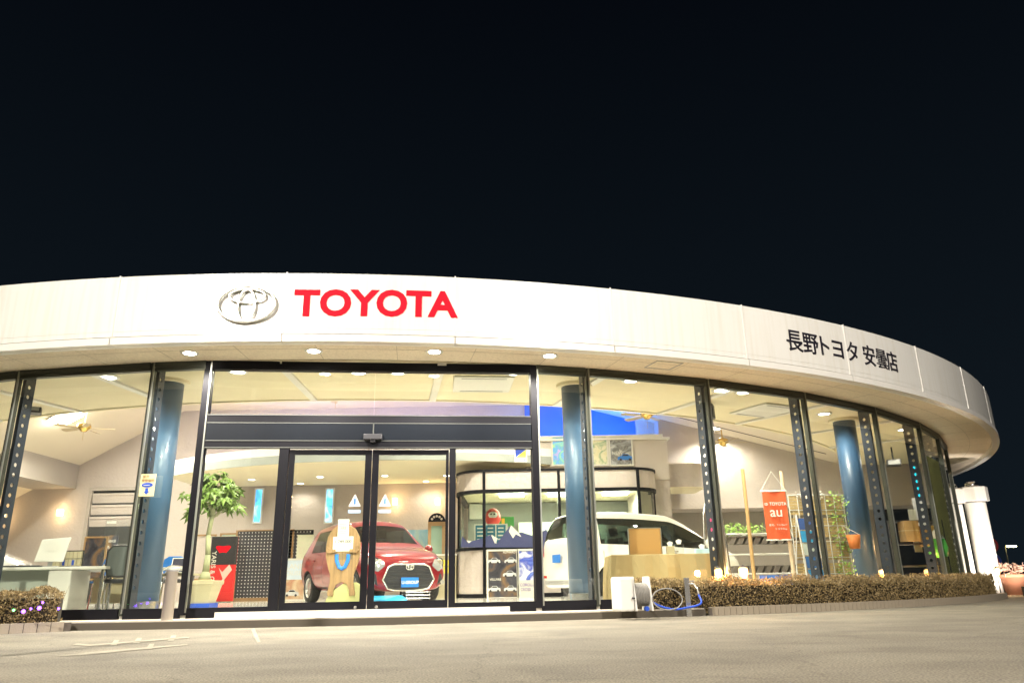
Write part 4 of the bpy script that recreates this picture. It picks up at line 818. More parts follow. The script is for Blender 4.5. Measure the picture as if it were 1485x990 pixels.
def mesh_chair(name, label, loc, rz, back, seat):
    t = thing(name, label, 'chair', loc, rz)
    g = G(); g.box(-.23, .23, -.22, .22, .40, .46); g.build('seat', seat, t, bevel=.02)
    P = [(-.19, .0), (-.22, .14), (-.21, .36), (-.15, .44), (.15, .44), (.21, .36), (.22, .14), (.19, 0)]
    g = G(); g.m = Matrix.Translation((0, .22, .50)) @ Matrix.Rotation(R_(-12), 4, 'X'); g.slab(P, -.012, .012); b = g.build('backrest', back, t)
    h = G(); h.m = g.m; h.tube([(x, 0, z) for x, z in P], .018, 6, True); h.build('back_frame', DARK, b)
    for s in (-1, 1):
        g = G(); g.tube([(s * .24, .24, .60), (s * .27, .1, .66), (s * .27, -.15, .65), (s * .26, -.24, .56), (s * .25, -.24, .3), (s * .25, -.26, .02)], .014, 6); g.build('armrest', STEEL, t)
        g = G(); g.tube([(s * .22, .2, .42), (s * .23, .24, .2), (s * .24, .28, .02)], .013, 6); g.build('leg', STEEL, t)
    return t
MESHB = M('mesh_grey', (.16, .18, .18), .8)
mesh_chair('mesh_chair', 'grey mesh backed chair with chrome arms by the glass', (-5.98, 12.05, FL), R_(200), MESHB, DARK)
mesh_chair('mesh_chair', 'dark mesh chair half hidden by the blue column', (-5.78, 12.9, FL), R_(160), DARK, DARK)
def shell_chair(label, loc, rz):
    t = thing('shell_chair', label, 'chair', loc, rz); g = G(); g.box(-.22, .22, -.2, .22, .42, .45); g.build('seat', BLUE, t, bevel=.015)
    g = G(); g.m = Matrix.Translation((0, .22, .55)) @ Matrix.Rotation(R_(-10), 4, 'X'); g.slab([(-.17, 0), (-.21, .12), (-.18, .27), (-.1, .32), (.1, .32), (.18, .27), (.21, .12), (.17, 0)], -.012, .012); g.build('backrest', BLUE, t, bevel=.006)
    for x in (-.2, .2):
        for y in (-.18, .2): G().cyl((x, y, 0), (x * .9, y * .9, .42), .012).build('leg', STEEL, t)
        G().cyl((x * .8, .21, .44), (x * .7, .24, .6), .012).build('back_post', STEEL, t)
shell_chair('bright blue plastic chair right of the blue column', (-6.12, 14.3, FL), R_(190)); shell_chair('blue plastic chair tucked under the meeting table', (-6.95, 13.5, FL), R_(10))
t = thing('laptop', 'open laptop with dark screen beside the potted tree', 'laptop', at(258, 850, 13.6)); g = G(); g.box(-.16, .16, -.22, .0, 0, .02); g.build('base', PLASTIC, t); g = G(); g.m = Matrix.Rotation(R_(-14), 4, 'X'); g.box(-.17, .17, 0, .012, .02, .28); sc = g.build('lid', PLASTIC, t); h = G(); h.m = g.m; h.box(-.155, .155, -.004, -.001, .035, .265); h.build('screen', M('screen_dark', (.06, .06, .09), .2), sc)
t.location.z = FL + .55
t = thing('laptop_table', 'small table under the laptop by the tree', 'table', (t.location.x, 13.6, FL)); g = G(); g.box(-.5, .4, -.3, .3, .52, .55); g.build('top', CREAMP, t)
for x in (-.45, .35):
    for y in (-.25, .25): G().cyl((x, y, 0), (x, y, .52), .018).build('leg', STEEL, t)
t = thing('fire_extinguisher', 'red fire extinguisher on the floor under the table', 'extinguisher', at(105, 876, 12.9)); t.location.z = FL; g = G(); g.lathe([(.001, 0), (.07, .0), (.07, .38), (.04, .44), (.02, .46), (.02, .5), (.001, .5)], 14); g.build('cylinder', RED, t, smooth=True); g = G(); g.tube([(0, 0, .48), (.08, 0, .46), (.1, 0, .2)], .01); g.build('hose', DARK, t)
t, w, h = poster('office_display', 'dark display board with white lettering under the louvres', 146, 776, 168, 810, 21, DARKPR, cat='display'); text('lettering', 'GR GARAGE', .1, PAPER, t, (0, -.016, h * .75), sx=.7); text('lettering', 'YARIS', .1, PAPER, t, (-.05, -.016, h * .5), sx=.7)
t, w, h = poster('pale_poster', 'pale lilac poster under the louvres', 169, 790, 180, 814, 20.9, M('lilac_print', (.6, .6, .75), .5))
t, w, h = poster('wooden_cabinet', 'narrow wooden cabinet with dark glass by the doorway', 126, 780, 147, 838, 19.5, DARKPR, cat='cabinet', frame=DWOOD)
# ================================================================ things behind the glass on the right
tb = thing('cloth_table', 'table covered to the floor with a brown cloth', 'table', (2.36, 12.75, FL))
g = G(); vs = []; N = 64
for z, f_ in ((.70, 0), (.69, .3), (.5, .7), (.25, .9), (.01, 1.0)):
    for k in range(N):
        q = k / N * 4; sd_ = int(q); u = q - sd_
        x, y = [(-.85 + 1.7 * u, -.36), (.85, -.36 + .72 * u), (.85 - 1.7 * u, .36), (-.85, .36 - .72 * u)][sd_]
        wv = f_ * (.035 * math.sin(k * 1.7) + .02 * math.sin(k * .9 + 1)); L = math.hypot(x, y)
        vs.append((x + x / L * (wv + f_ * .05), y + y / L * (wv + f_ * .05), z))
fs = [(i * N + k, i * N + (k + 1) % N, i * N + N + (k + 1) % N, i * N + N + k) for i in range(4) for k in range(N)] + [tuple(range(N))]
g.add(vs, fs); g.build('cloth', CLOTH, tb, smooth=False)
for x in (-.78, .78):
    for y in (-.3, .3): G().cyl((x, y, 0), (x, y, .68), .02).build('leg', STEEL, tb)
a, b = at(911, 766, 12.6), at(960, 805, 12.6); t = thing('brown_sign_panel', 'brown square panel propped on the cloth table', 'panel', ((a.x + b.x) / 2, 12.6, FL + .70))
w = (b.x - a.x) / 2; h = a.z - FL - .70; g = G(); g.box(-w, w, -.02, .02, 0, h); g.build('board', M('panel_brown', (.46, .26, .08), .6, var=.06), t, bevel=.012); g = G(); g.box(-w - .01, -w, -.025, .025, 0, h); g.box(w, w + .01, -.025, .025, 0, h); g.box(-w, w, -.025, .025, h, h + .01); g.build('edge', EDGE, t)
for q, nm, lab, sz, mt_ in (((1018, 801), 'tissue_box', 'pale blue tissue box at the end of the cloth table', (.22, .12, .08), M('pale_blue', (.45, .68, .82), .5)), ((985, 797), 'leaflet_holder', 'clear leaflet holder beside the tissue box', (.14, .08, .16), ACRYL), ((972, 797), 'cream_carton', 'small cream carton behind the brown panel', (.12, .1, .13), CREAMP)):
    p = at(*q, 12.7); t = thing(nm, lab, nm.split('_')[1] if nm != 'tissue_box' else 'tissue box', (p.x, 12.7, FL + .70)); g = G(); g.box(-sz[0] / 2, sz[0] / 2, -sz[1] / 2, sz[1] / 2, 0, sz[2]); g.build('box', mt_, t, bevel=.005)
    g = G(); g.add([(-.03, -.01, sz[2]), (.03, -.01, sz[2]), (.05, .0, sz[2] + .06), (0, .01, sz[2] + .08), (-.05, 0, sz[2] + .05)], [(0, 1, 2, 3, 4)]); g.build('paper', PAPER, t)
# banner frame
def pole(label, q0, q1, Y, r, mat, ml='wooden_pole'):
    a, b = at(*q0, Y), at(*q1, Y); t = thing(ml, label, 'pole', (a.x, Y, FL)); h = b.z - FL; g = G(); g.cyl((0, 0, .03), (0, 0, h), r, r * .95, 12); g.build('shaft', mat, t, smooth=False); G().box(-.12, .12, -.12, .12, 0, .03).build('base', GREY, t); return t
pole('squared pine pole left of the orange banner', (1094, 838), (1080, 680), 13.5, .032, WOOD); pole('round pale pole behind the orange banner', (1152, 838), (1132, 683), 13.5, .036, M('pale_pole', (.6, .46, .32), .6))
a, b = at(1105, 712, 13.4), at(1150, 782, 13.4); w, h = .20, a.z - b.z
t = thing('orange_banner', 'orange cloth banner with white lettering hung from a cord', 'banner', ((a.x + b.x) / 2 - .02, 13.4, b.z)); g = G(); vs = []
for i in range(9):
    for k in range(9): vs.append((-w + 2 * w * k / 8, .012 * math.sin(k * 1.1 + i * .4), h * i / 8))
g.add(vs, [(i * 9 + k, i * 9 + k + 1, i * 9 + 10 + k, i * 9 + 9 + k) for i in range(8) for k in range(8)]); g.build('cloth', ORANGE, t, smooth=True)
G().cyl((-w - .03, 0, h), (w + .03, 0, h), .014).build('top_rod', PLASTIC, t); G().cyl((-w - .02, 0, 0), (w + .02, 0, 0), .011).build('bottom_rod', PLASTIC, t)
g = G(); g.tube([(-w - .02, 0, h), (0, 0, h + .34), (w + .02, 0, h)], .006, 5); g.build('cord', PAPER, t)
text('lettering', 'TOYOTA', .078, PAPER, t, (.045, -.022, h * .73), bold=.0015, sx=.92); g = G(); g.tube([(-w * .80 + .028 * math.cos(q), -.02, h * .73 + .021 * math.sin(q)) for q in [k * .45 for k in range(14)]], .004, 5, True); g.tube([(-w * .80 + .010 * math.cos(q), -.02, h * .73 + .018 * math.sin(q)) for q in [k * .45 for k in range(14)]], .003, 5, True); g.build('emblem_print', PAPER, t)
text('lettering', 'au', .24, PAPER, t, (0, -.022, h * .56), bold=.002); text('lettering', '最旬、ていねい！', .042, PAPER, t, (.02, -.022, h * .30)); text('lettering', 'トヨタのau', .042, PAPER, t, (.05, -.022, h * .22))
# wire racks, shelves and greenery
rk = thing('display_shelf', 'low white wire shelf with folded cloths and plants', 'shelf', at(1105, 838, 14.6)); rk.location.z = FL
for z in (.40, .74, 1.10):
    g = G(); g.tube([(-.72, -.2, z), (.72, -.2, z), (.72, .25, z), (-.72, .25, z)], .012, 6, True); g.build('shelf_frame', PLASTIC, rk); G().box(-.70, .70, -.18, .23, z - .004, z + .004).build('shelf_plate', M('shelf_glass', (.65, .66, .6), .3), rk)
for x in (-.72, .72):
    for y in (-.2, .25): G().cyl((x, y, 0), (x, y, 1.2), .013).build('upright', PLASTIC, rk)
for k in range(9):
    x = -.6 + .15 * k; [G().add([(x, -.19, z), (x + .10, -.19, z), (x + .18, -.15, z + .13), (x + .08, -.15, z + .13), (x, .1, z), (x + .10, .1, z), (x + .18, .1, z + .13), (x + .08, .1, z + .13)], [(0, 1, 2, 3), (1, 5, 6, 2), (3, 2, 6, 7), (0, 3, 7, 4), (0, 4, 5, 1)]).build('folded_cloth', M('cloth_dark', (.13, .11, .09), .9), rk) for z in (.41, .92)]
G().box(-.1, .55, -.19, -.17, .05, .37).build('blue_sheet', M('sheet_blue', (.05, .2, .7), .5), rk)
def foliage(nm, par, n, box_, size, mat, kind='stuff'):
    g = G()
    for k in range(n):
        c = Vector([rnd.uniform(*b_) for b_ in box_]); u = Vector((rnd.gauss(0, 1), rnd.gauss(0, 1), rnd.gauss(0, 1))).normalized(); w_ = u.orthogonal().normalized(); s = size * rnd.uniform(.6, 1.3)
        g.add([tuple(c), tuple(c + u * s * .5 + w_ * s * .3), tuple(c + u * s), tuple(c + u * s * .5 - w_ * s * .3)], [(0, 1, 2, 3)])
    return g.build(nm, mat, par, kind=kind)
foliage('green_plants', rk, 260, ((-.68, .1), (-.15, .2), (1.11, 1.28)), .07, LEAFB); foliage('green_plants', rk, 110, ((.2, .6), (-.15, .2), (1.11, 1.2)), .06, LEAFB)
tl = thing('plant_trellis', 'bamboo screen on a white grid stand overgrown with vines', 'trellis', at(1198, 842, 14.4), R_(8)); tl.location.z = FL
BAM = M('bamboo', (.50, .36, .16), .7, var=.3, vs=12)
for i in range(4):
    for j in range(2):
        g = G(); [g.box(-.52 + .52 * j, -.01 + .52 * j, -.012, .004, .22 + .40 * i + .05 * k, .262 + .40 * i + .05 * k) for k in range(7)]; g.build('bamboo_mat', BAM, tl)
for x in [-.54 + .18 * k for k in range(7)]: G().cyl((x, -.02, 0), (x, -.02, 1.78), .008, n=6).build('grid_wire', PLASTIC, tl)
for z in [.1 + .28 * k for k in range(7)]: G().cyl((-.54, -.024, z), (.54, -.024, z), .007, n=6).build('grid_wire', PLASTIC, tl)
for s in (-.42, .42): g = G(); g.tube([(s, .02, 1.7), (s, .32, .0)], .012); g.build('rear_leg', PLASTIC, tl)
foliage('vine_leaves', tl, 300, ((.22, .56), (-.12, -.02), (.25, 1.85)), .065, LEAFB); foliage('vine_leaves', tl, 60, ((-.42, .2), (-.08, -.02), (1.68, 1.85)), .05, PAPER)
hp = thing('hanging_pot', 'orange fabric pot hanging from the trellis edge', 'pot', at(1240, 795, 14.1)); g = G(); g.lathe([(.001, 0), (.085, 0), (.12, .24), (.11, .24), (.08, .03)], 16); g.build('pot', M('pot_orange', (.75, .22, .05), .6), hp, smooth=True); g = G(); g.tube([(-.12, 0, .24), (-.15, .1, .42), (.12, 0, .24)], .006, 5); g.build('strap', PAPER, hp)
ns = thing('newspaper_stand', 'tall slim leaflet stand with blue covers and white frame', 'stand', at(1178, 840, 14.0), R_(10)); ns.location.z = FL
for x in (-.15, .15): g = G(); g.tube([(x, 0, 1.40), (x * 1.3, -.2, 0)], .01); g.tube([(x, 0, 1.40), (x * 1.3, .25, 0)], .01); g.build('leg', PLASTIC, ns)
for k, c in enumerate(((.03, .25, .55), (.05, .15, .4), (.5, .55, .5), (.04, .3, .6), (.05, .1, .3))): g = G(); g.m = Matrix.Translation((0, -.17 + .03 * k, .25 + .22 * k)) @ Matrix.Rotation(R_(-9), 4, 'X'); g.box(-.14, .14, -.01, .01, 0, .2); g.build('leaflet', M('leaflet_%d' % k, c, .4, var=.3, vs=14), ns)
ms = thing('magazine_rack', 'chrome loop-topped rack holding a pink leaflet and basket', 'rack', at(1042, 835, 13.6)); ms.location.z = FL
g = G(); g.tube([(-.24, 0, 0), (-.16, 0, 1.40), (-.12, 0, 1.58), (0, 0, 1.64), (.12, 0, 1.58), (.16, 0, 1.40), (.24, 0, 0)], .014, 8); g.build('loop_frame', STEEL, ms)
G().box(-.12, .10, -.03, -.015, 1.05, 1.42).build('pink_leaflet', M('leaflet_pink', (.60, .05, .18), .5), ms); G().box(-.15, .15, -.08, .05, .55, .80).build('basket', CARD, ms); G().box(-.14, .14, -.03, -.015, .82, 1.02).build('white_leaflet', PAPER, ms)
for q, nm, lab, sx_, sz_, mt_ in (((1348, 777), 'carton', 'cardboard carton with tape on top of the dark shelf', .34, .42, CARD), ((1310, 842), 'carton', 'low cardboard carton on the floor by the right column', .40, .26, CARD), ((1318, 770), 'carton', 'cardboard carton leaning next to the whiteboard', .30, .42, CARD)):
    p = at(*q, 16.6); t = thing(nm, lab, 'carton', (p.x, 16.6, p.z - sz_ / 2 if q[1] < 800 else FL)); g = G(); g.box(-sx_ / 2, sx_ / 2, -.15, .15, 0, sz_); g.build('box', mt_, t, bevel=.004); G().box(-sx_ / 2 - .001, sx_ / 2 + .001, -.152, .152, sz_ * .5, sz_ * .56).build('tape', M('tape_tan', (.62, .48, .28), .3), t)
t = thing('dark_shelf', 'dark shelving unit carrying cartons by the last panes', 'shelf', at(1335, 842, 16.8)); t.location.z = FL
for x in (-.55, .55): G().box(x - .03, x + .03, -.2, .2, 0, 1.45).build('side', DARK, t)
for z in (.05, .5, .95, 1.42): G().box(-.52, .52, -.2, .2, z, z + .03).build('shelf_board', DARK, t)
t = thing('green_bag', 'large white and green plastic bag on the shelf', 'bag', at(1362, 808, 16.5)); g = G(); g.lathe([(.001, 0), (.17, .02), (.2, .2), (.16, .38)], 12); g.build('green_half', M('bag_green', (.12, .55, .10), .4), t, smooth=True); g = G(); g.lathe([(.161, .38), (.1, .52), (.03, .6), (.001, .6)], 12); g.build('white_half', PLASTIC, t, smooth=True)
t, w, h = poster('patterned_sheet', 'pale lilac patterned sheet hanging behind the last fin', 1322, 722, 1346, 762, 17.2, print_mat('lilac_pattern', [(.5, .5, .65), (.75, .75, .85), (.55, .55, .7)], 14), cat='sheet')
t, w, h = poster('white_board', 'slanted white board leaning behind the cartons', 1316, 738, 1338, 800, 17.0, PLASTIC, cat='board')
t, w, h = poster('cyan_banner', 'narrow bright cyan banner near the ceiling', 1326, 676, 1333, 735, 17.6, glow('cyan_lit', (.0, .55, .85), .7), cat='banner')
t = thing('terracotta_pot', 'squat terracotta pot behind the blue column', 'pot', at(1284, 844, 16.0)); t.location.z = FL; g = G(); g.lathe([(.001, 0), (.17, 0), (.21, .3), (.23, .3), (.23, .36), (.19, .36), (.17, .3)], 20); g.build('pot', TERRA, t, smooth=True); g = G(); g.lathe([(.001, .33), (.185, .33)], 16); g.build('soil', SOIL, t)
# ceiling fans, speakers, projector
BRASS = M('brass', (.70, .48, .16), .25, metal=1)
def fan(label, p, drop, rz, bl):
    t = thing('ceiling_fan', label, 'fan', p, rz); G().cyl((0, 0, .12), (0, 0, drop), .016).build('rod', bl, t)
    g = G(); g.lathe([(.001, .14), (.06, .13), (.15, .09), (.16, .02), (.10, -.03), (.06, -.08), (.001, -.09)], 20); g.build('motor', BRASS, t, smooth=True)
    for k in range(5):
        g = G(); g.m = Matrix.Rotation(R_(72 * k), 4, 'Z') @ Matrix.Rotation(R_(12), 4, 'X'); g.prism([(.14, -.03), (.3, -.07), (.66, -.08), (.70, 0), (.66, .08), (.3, .07), (.14, .03)], .0, .012); g.build('blade', M('fan_blade', (.50, .40, .26), .5), t)
    g = G(); g.cyl((0, 0, -.3), (0, 0, -.09), .004, n=5); g.build('pull_chain', BRASS, t)
fan('brass ceiling fan under the sloped ceiling by the square lamp', at(122, 621, 18.5), .9, .3, PLASTIC); fan('brass ceiling fan before the blue lit wall', at(938, 603, 18.0), .9, 1.0, BRASS); fan('ceiling fan glimpsed above the sliding doors', at(487, 575, 17.5), .35, .6, PLASTIC); fan('ceiling fan near the white lit right wall', at(1048, 642, 20.3), .35, 0, BRASS)
def hung_box(nm, label, cat, p, sz, ztop, rz):
    t = thing(nm, label, cat, p, rz); g = G(); g.box(-sz[0] / 2, sz[0] / 2, -sz[1] / 2, sz[1] / 2, -sz[2] / 2, sz[2] / 2); g.build('case', DARK, t, bevel=.015); G().cyl((0, 0, sz[2] / 2), (0, 0, ztop - p.z), .018).build('bracket', DARK, t)
    G().box(-sz[0] * .4, sz[0] * .4, -sz[1] / 2 - .006, -sz[1] / 2 - .001, -sz[2] * .35, sz[2] * .35).build('grille', GREY, t)
hung_box('hanging_speaker', 'black speaker hung from the cream ceiling near the fan', 'speaker', at(46, 590, 13.2), (.32, .28, .24), ZS, .5); hung_box('hanging_speaker', 'black speaker hung behind a perforated fin', 'speaker', at(1025, 597, 13.8), (.26, .24, .26), ZS, -.4); hung_box('projector', 'small projector hung from the ceiling by the last panes', 'projector', at(1296, 671, 17.6), (.30, .3, .14), 3.35, -.4)
for q in ((700, 556), (1110, 594)):
    p = atz(*q, ZS - .002); t = thing('ceiling_cassette', 'square white air conditioner panel in the cream ceiling above ' + ('the doors' if q[0] == 700 else 'the orange banner'), 'air conditioner', p, R_(6 if q[0] == 700 else 28)); G().box(-.48, .48, -.48, .48, -.03, 0).build('panel', PLASTIC, t, bevel=.01)
    for s in (-1, 1): G().box(-.36, .36, s * .40 - .02, s * .40 + .02, -.034, -.0305).build('slot', GREY, t)
# ================================================================ outdoors
def hedge(label, path, w, h, n):
    t = thing('hedge', label, 'hedge', (path[0][0], path[0][1], .02)); o0 = Vector(path[0]); P = [Vector(p) - o0 for p in path]
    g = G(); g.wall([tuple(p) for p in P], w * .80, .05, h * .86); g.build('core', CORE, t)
    g = G(); L = [0]
    for i in range(len(P) - 1): L.append(L[-1] + (P[i + 1] - P[i]).length)
    for k in range(n):
        d = rnd.uniform(0, L[-1]); i = max(j for j in range(len(P) - 1) if L[j] <= d); u = (d - L[i]) / (L[i + 1] - L[i]); c = P[i].lerp(P[i + 1], u); tn = (P[i + 1] - P[i]).normalized(); nn = Vector((-tn.y, tn.x))
        bumpy = 1 + .10 * math.sin(d * 5.1) + .07 * math.sin(d * 13.7)
        if rnd.random() < .42: off, z = rnd.uniform(-.5, .5), h * bumpy * rnd.uniform(.86, 1.04)
        else: off, z = rnd.choice((-.5, -.5, .5)) * rnd.uniform(.84, 1.06), h * bumpy * rnd.random()
        q = c + nn * off * w; e = Vector((rnd.gauss(0, .7), rnd.gauss(0, .7), rnd.gauss(.5, .6))).normalized(); s_ = e.orthogonal().normalized(); s_.rotate(Matrix.Rotation(rnd.uniform(0, 6.28), 3, e)); sz = rnd.uniform(.016, .036)
        b_ = Vector((q.x, q.y, max(.03, z)))
        g.add([tuple(b_), tuple(b_ + e * sz * .55 + s_ * sz * .32), tuple(b_ + e * sz), tuple(b_ + e * sz * .55 - s_ * sz * .32)], [(0, 1, 2, 3)])
    g.build('foliage', HEDGE, t, kind='stuff')
    g = G()
    for k in range(n // 70):
        d = rnd.uniform(0, L[-1]); i = max(j for j in range(len(P) - 1) if L[j] <= d); c = P[i].lerp(P[i + 1], (d - L[i]) / (L[i + 1] - L[i])); tn = (P[i + 1] - P[i]).normalized(); nn = Vector((-tn.y, tn.x))
        q = c + nn * rnd.uniform(-.5, .5) * w; a_ = Vector((q.x, q.y, h * .8)); b_ = a_ + Vector((rnd.gauss(0, .04), rnd.gauss(0, .04), h * rnd.uniform(.2, .42)))
        g.cyl(a_, b_, .003, .0015, 3)
    g.build('shoots', M('twig', (.22, .15, .08), .8), t, kind='stuff'); return t
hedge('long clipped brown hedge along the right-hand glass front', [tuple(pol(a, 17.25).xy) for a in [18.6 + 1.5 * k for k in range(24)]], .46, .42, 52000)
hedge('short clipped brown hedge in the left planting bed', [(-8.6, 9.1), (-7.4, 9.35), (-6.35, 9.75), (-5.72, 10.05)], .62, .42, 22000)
def kerb(label, path, tile):
    t = thing('bed_kerb', label, 'kerb', (path[0][0], path[0][1], 0)); o0 = Vector(path[0]); P = [Vector(p) - o0 for p in path]; me = None; d0 = 0
    blk = G(); blk.box(-tile / 2 + .004, tile / 2 - .004, -.05, .05, 0, .11); bm = blk.mesh('kerb_block'); bm.materials.append(M('kerb_tile', (.34, .29, .22), .75, var=.2, vs=7, bump=.2))
    L = [0]
    for i in range(len(P) - 1): L.append(L[-1] + (P[i + 1] - P[i]).length)
    for k in range(int(L[-1] / tile)):
        d = (k + .5) * tile; i = max(j for j in range(len(P) - 1) if L[j] <= d); u = (d - L[i]) / (L[i + 1] - L[i]); c = P[i].lerp(P[i + 1], u); tn = P[i + 1] - P[i]
        o = link('kerb_block', bm, t, (c.x, c.y, 0), math.atan2(tn.y, tn.x))
    g = G(); g.wall([tuple(p) for p in P], .085, 0, .10); g.build('mortar', M('mortar', (.10, .085, .07), .9), t)
kerb('tiled kerb curving below the long hedge', [tuple(pol(a, 17.55).xy) for a in [21.8 + 1.2 * k for k in range(30)]], .10)
kerb('tiled kerb in front of the left planting bed', [(-8.6, 8.62), (-7.2, 8.9), (-6.2, 9.3), (-5.45, 9.85)], .14)
t = thing('string_light', 'string of violet and green lights on the left hedge', 'fairy lights', (-7.0, 9.1, .3)); VI = glow('violet_led', (.18, .04, 1), 7); GR = glow('green_led', (.1, 1, .2), 8); pts = []
for i, (q, m_) in enumerate((((34, 886), VI), ((57, 881), VI), ((85, 882), VI), ((20, 884), GR), ((62, 873), VI), ((45, 882), VI))):
    p = at(*q, 9.35) - t.location; pts.append(tuple(p)); g = G(); g.m = Matrix.Translation(p); r_ = .022 if i < 2 else .012; g.lathe([(.001, -r_), (r_ * .7, -r_ * .7), (r_, 0), (r_ * .7, r_ * .7), (.001, r_)], 10); g.build('led', m_, t)
g = G(); g.tube(sorted(pts), .003, 4); g.build('wire', DARK, t)
# ashtray bollard and smoking sign
p = at(242, 898, 10.05); t = thing('ashtray_bollard', 'slim steel ashtray bollard standing on the step', 'bollard', (p.x, 10.05, .10)); g = G(); g.cyl((0, 0, 0), (0, 0, .58), .07, n=24); g.build('body', M('bollard_steel', (.50, .44, .38), .35, metal=.7), t, smooth=False); g = G(); g.cyl((0, 0, .58), (0, 0, .605), .078, n=24); g.build('cap', GREY, t)
p = at(214, 703, 10.45); t = thing('smoking_sign', 'small cream sign with blue oval and down arrow on the glass', 'sign', p, R_(-4)); G().box(-.105, .105, -.004, .004, -.15, .15).build('plate', M('sign_cream', (.80, .70, .38), .5), t)
G().slab([(.08 * math.cos(q), .0 + .032 * math.sin(q)) for q in [2 * math.pi * k / 20 for k in range(20)]], -.008, -.0045).build('oval', ROYAL, t); G().slab([(-.02, -.04), (.02, -.04), (.02, -.085), (.04, -.085), (0, -.13), (-.04, -.085), (-.02, -.085)], -.008, -.0045).build('arrow', ROYAL, t); text('lettering', '屋外', .05, DWOOD, t, (-.03, -.006, .115)); text('lettering', '喫煙場所', .045, DWOOD, t, (0, -.006, .06)); G().box(-.05, .04, -.011, -.0085, -.006, .002).build('cigarette', PAPER, t)
# hose reel and tap post
p = at(915, 892, 10.35); t = thing('hose_reel', 'white boxed hose reel with grey hose on the step', 'hose reel', (p.x, 10.35, .0), R_(14)); z0 = .10
g = G(); g.box(-.20, .0, -.16, .16, z0, z0 + .42); g.build('case', PLASTIC, t, bevel=.03)
for x in (.02, .24): g = G(); g.slab([(-.17, 0), (.17, 0), (.10, .42), (-.10, .42)], -.012, .012); ob = g.build('side_frame', PLASTIC, t, bevel=.008); ob.location = (x, 0, z0); ob.rotation_euler.z = R_(90)
g = G()
for k in range(9): x = .045 + .021 * k; g.tube([(x, .135 * math.cos(q), z0 + .20 + .135 * math.sin(q)) for q in [2 * math.pi * j / 22 for j in range(22)]], .011, 6, True)
g.build('hose_coil', M('hose_grey', (.22, .21, .19), .45), t, smooth=True); g = G(); g.cyl((-.03, -.05, z0 + .16), (-.03, -.22, z0 + .16), .012); g.build('crank', DARK, t); g = G(); g.cyl((.16, -.17, z0 + .03), (.16, -.12, z0 + .03), .03); g.build('nozzle', ROYAL, t)
p = at(995, 882, 10.9); tp = thing('tap_post', 'short steel water tap post in front of the hedge', 'tap', (p.x, 10.75, 0)); g = G(); g.box(-.035, .035, -.035, .035, 0, .50); g.build('post', STEEL, tp, bevel=.006); g = G(); g.tube([(.03, -.03, .42), (.08, -.08, .42), (.12, -.10, .36), (.13, -.10, .28)], .015); g.build('spout', CHROME, tp, smooth=True); g = G(); g.box(.02, .1, -.06, -.05, .45, .465); g.build('lever', CHROME, tp)
q0 = tp.location + Vector((.13, -.10, .28)); q1 = t.matrix_basis @ Vector((.24, -.05, z0 + .16)); hz = thing('blue_hose', 'bright blue water hose from the tap to the reel', 'hose', (q1.x, q1.y, 0)); g = G(); P = []
for k in range(25):
    u = k / 24; c = q0.lerp(q1, u); sag = math.sin(math.pi * u) ** .6; P.append((c.x - q1.x + .10 * math.sin(math.pi * min(1, u * 3)) * (u < .34), c.y - q1.y - .12 * sag, max(.112, c.z * (1 - sag) + .112 * sag)))
g.tube(P, .013, 7); g.build('hose', M('hose_blue', (.03, .10, .62), .4), hz, smooth=True)
g = G(); g.tube([(.35 * math.cos(q) * .55 + .22, -.1 + .04 * math.sin(q), .24 + .13 * math.sin(q)) for q in [k * .3 for k in range(21)]], .008, 6, True); g.build('loose_loop', M('hose_grey', (.22, .21, .19)), hz)
# garden lanterns
for q, Y, lab in (((1042, 832), 11.75, 'garden lantern at the end of the cloth table'), ((1078, 830), 11.95, 'garden lantern left of the pine pole'), ((1279, 832), 14.9, 'garden lantern before the terracotta pot'), ((1346, 831), 16.4, 'garden lantern before the carton shelf'), ((1379, 830), 18.0, 'small hooked lantern by the olive curtain'), ((1445, 828), 19.5, 'lantern on a stake beyond the white pillars')):
    p = at(*q, Y); t = thing('garden_lantern', 'glowing amber ' + lab, 'lantern', (p.x, Y, 0)); g = G(); g.cyl((0, 0, 0), (0, 0, p.z - .08), .014); g.build('stake', DARK, t); s = .055 if q[0] in (1042, 1279) else .07
    g = G(); g.lathe([(s * .7, p.z - .08), (s, p.z), (s, p.z + .06), (s * .6, p.z + .08)], 14); g.build('shade', WARM, t, smooth=True); g = G(); g.lathe([(s * 1.1, p.z + .08), (.001, p.z + .12)], 14); g.build('cap', DARK, t); lamp('POINT', t, (0, -.1, p.z + .02), 14, (1, .55, .22), .05)
# white gate pillars, pots and signs beyond
for q, lab, w in (((1378, 704), 'white round pillar half hidden by the olive curtain', .27), ((1408, 701), 'white round pillar with boxed capital and floodlight', .35)):
    p = at(*q, 20.8); t = thing('gate_pillar', lab, 'pillar', (p.x, 20.8, 0)); h = p.z - .1
    g = G(); g.cyl((0, 0, 0), (0, 0, h - .42), w * .74, n=32); g.build('shaft', WHITE, t); g = G(); g.cyl((0, 0, h - .42), (0, 0, h - .38), w * .72, n=32); g.build('neck', GREY, t); g = G(); g.prism([(w * 1.05 * math.cos(R_(22.5 + 45 * k)), w * 1.05 * math.sin(R_(22.5 + 45 * k))) for k in range(8)], h - .38, h); g.build('capital', WHITE, t, bevel=.02)
    if w > .25:
        g = G(); g.m = Matrix.Translation((0, 0, h)); g.lathe([(.001, .16), (.1, .15), (.16, .10), (.17, .04), (.14, .0)], 18); g.build('floodlight', STEEL, t, smooth=True)
        lamp('SPOT', t, (.2, -1.9, .25), 110, (1, .9, .8), .1, aim=(0, 0, 1.4), spot=80); G().box(.14, .26, -2.02, -1.9, .0, .22).build('ground_spot', DARK, t)
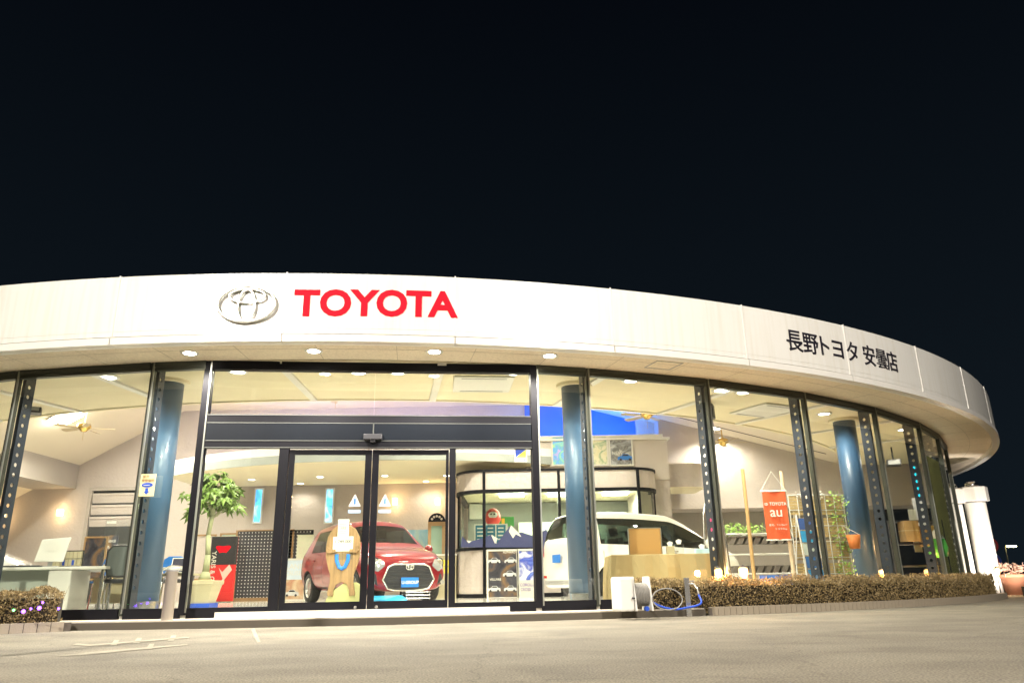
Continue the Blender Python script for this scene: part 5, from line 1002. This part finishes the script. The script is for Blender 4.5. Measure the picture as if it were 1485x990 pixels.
fp = thing('flower_pot', 'terracotta planter with pale flowers beyond the pillars', 'planter', at(1472, 850, 20.5)); fp.location.z = 0; g = G(); g.lathe([(.001, 0), (.22, 0), (.30, .42), (.33, .42), (.33, .5), (.28, .5)], 20); g.build('pot', TERRA, fp, smooth=True); foliage('flowers', fp, 260, ((-.34, .34), (-.3, .3), (.48, .75)), .1, M('flower_pale', (.70, .45, .35), .6, var=.3, island=1))
rs = thing('road_sign', 'two round road signs on one post in the dark', 'sign', at(1444, 830, 32)); rs.location.z = 0; h = at(1444, 790, 32).z
G().cyl((0, 0, 0), (0, 0, h + .4), .035).build('post', STEEL, rs)
for k, (c, c2) in enumerate((((.5, .05, .05), (.5, .5, .5)), ((.05, .08, .4), (.5, .1, .1)))): zc = h - k * .62; d_ = G(); d_.cyl((0, -.03, zc), (0, -.05, zc), .30, n=28); dd = d_.build('disc', M('disc_%d' % k, c, .5), rs); e_ = G(); e_.cyl((0, -.052, zc), (0, -.056, zc), .2, n=24); e_.build('centre', M('disc_c%d' % k, c2, .5), dd)
sl = thing('street_lamp', 'distant yellow street lamp beyond the road signs', 'street lamp', at(1465, 830, 90)); sl.location.z = 0; h = at(1465, 793, 90).z; G().cyl((0, 0, 0), (0, 0, h), .1, .06).build('pole', GREY, sl); g = G(); g.tube([(0, 0, h), (.5, 0, h + .15)], .05); g.build('arm', GREY, sl); g = G(); g.box(.3, 1.2, -.2, .2, h + .02, h + .16); g.build('lamp_head', glow('sodium', (1, .85, .3), 30), sl)
# worn paint on the asphalt
PAINT = M('worn_paint', (.36, .325, .25), .85, var=.4, vs=14)
def mark(pts, label):
    P = [atz(x, y, .004) for x, y in pts]; o0 = P[0]; g = G(); g.add([tuple(p - o0) for p in P], [tuple(range(len(P)))]); o = g.build('road_marking', PAINT, loc=o0); o['label'] = label; o['category'] = 'road marking'; o['kind'] = 'structure'
mark([(77, 951), (125, 948.5), (272, 934.5), (272, 932.8), (125, 945)], 'worn white arrow line on the asphalt'); mark([(105, 934), (130, 936), (274, 924), (274, 922.5), (132, 933.5), (112, 932)], 'worn white line beside the arrow')
for x, y in ((166, 931), (199, 928), (249, 924.5), (217, 936.5)): mark([(x - 6, y + 4), (x + 3, y + 4), (x + 7, y - 4), (x, y - 4)], 'short worn white tick crossing the painted line at x %d' % x if 0 else 'short worn white tick crossing the painted lines')
mark([(364, 912), (369, 910), (378, 930), (373, 931)], 'short worn stripe in front of the doors')
bpy.context.view_layer.update()
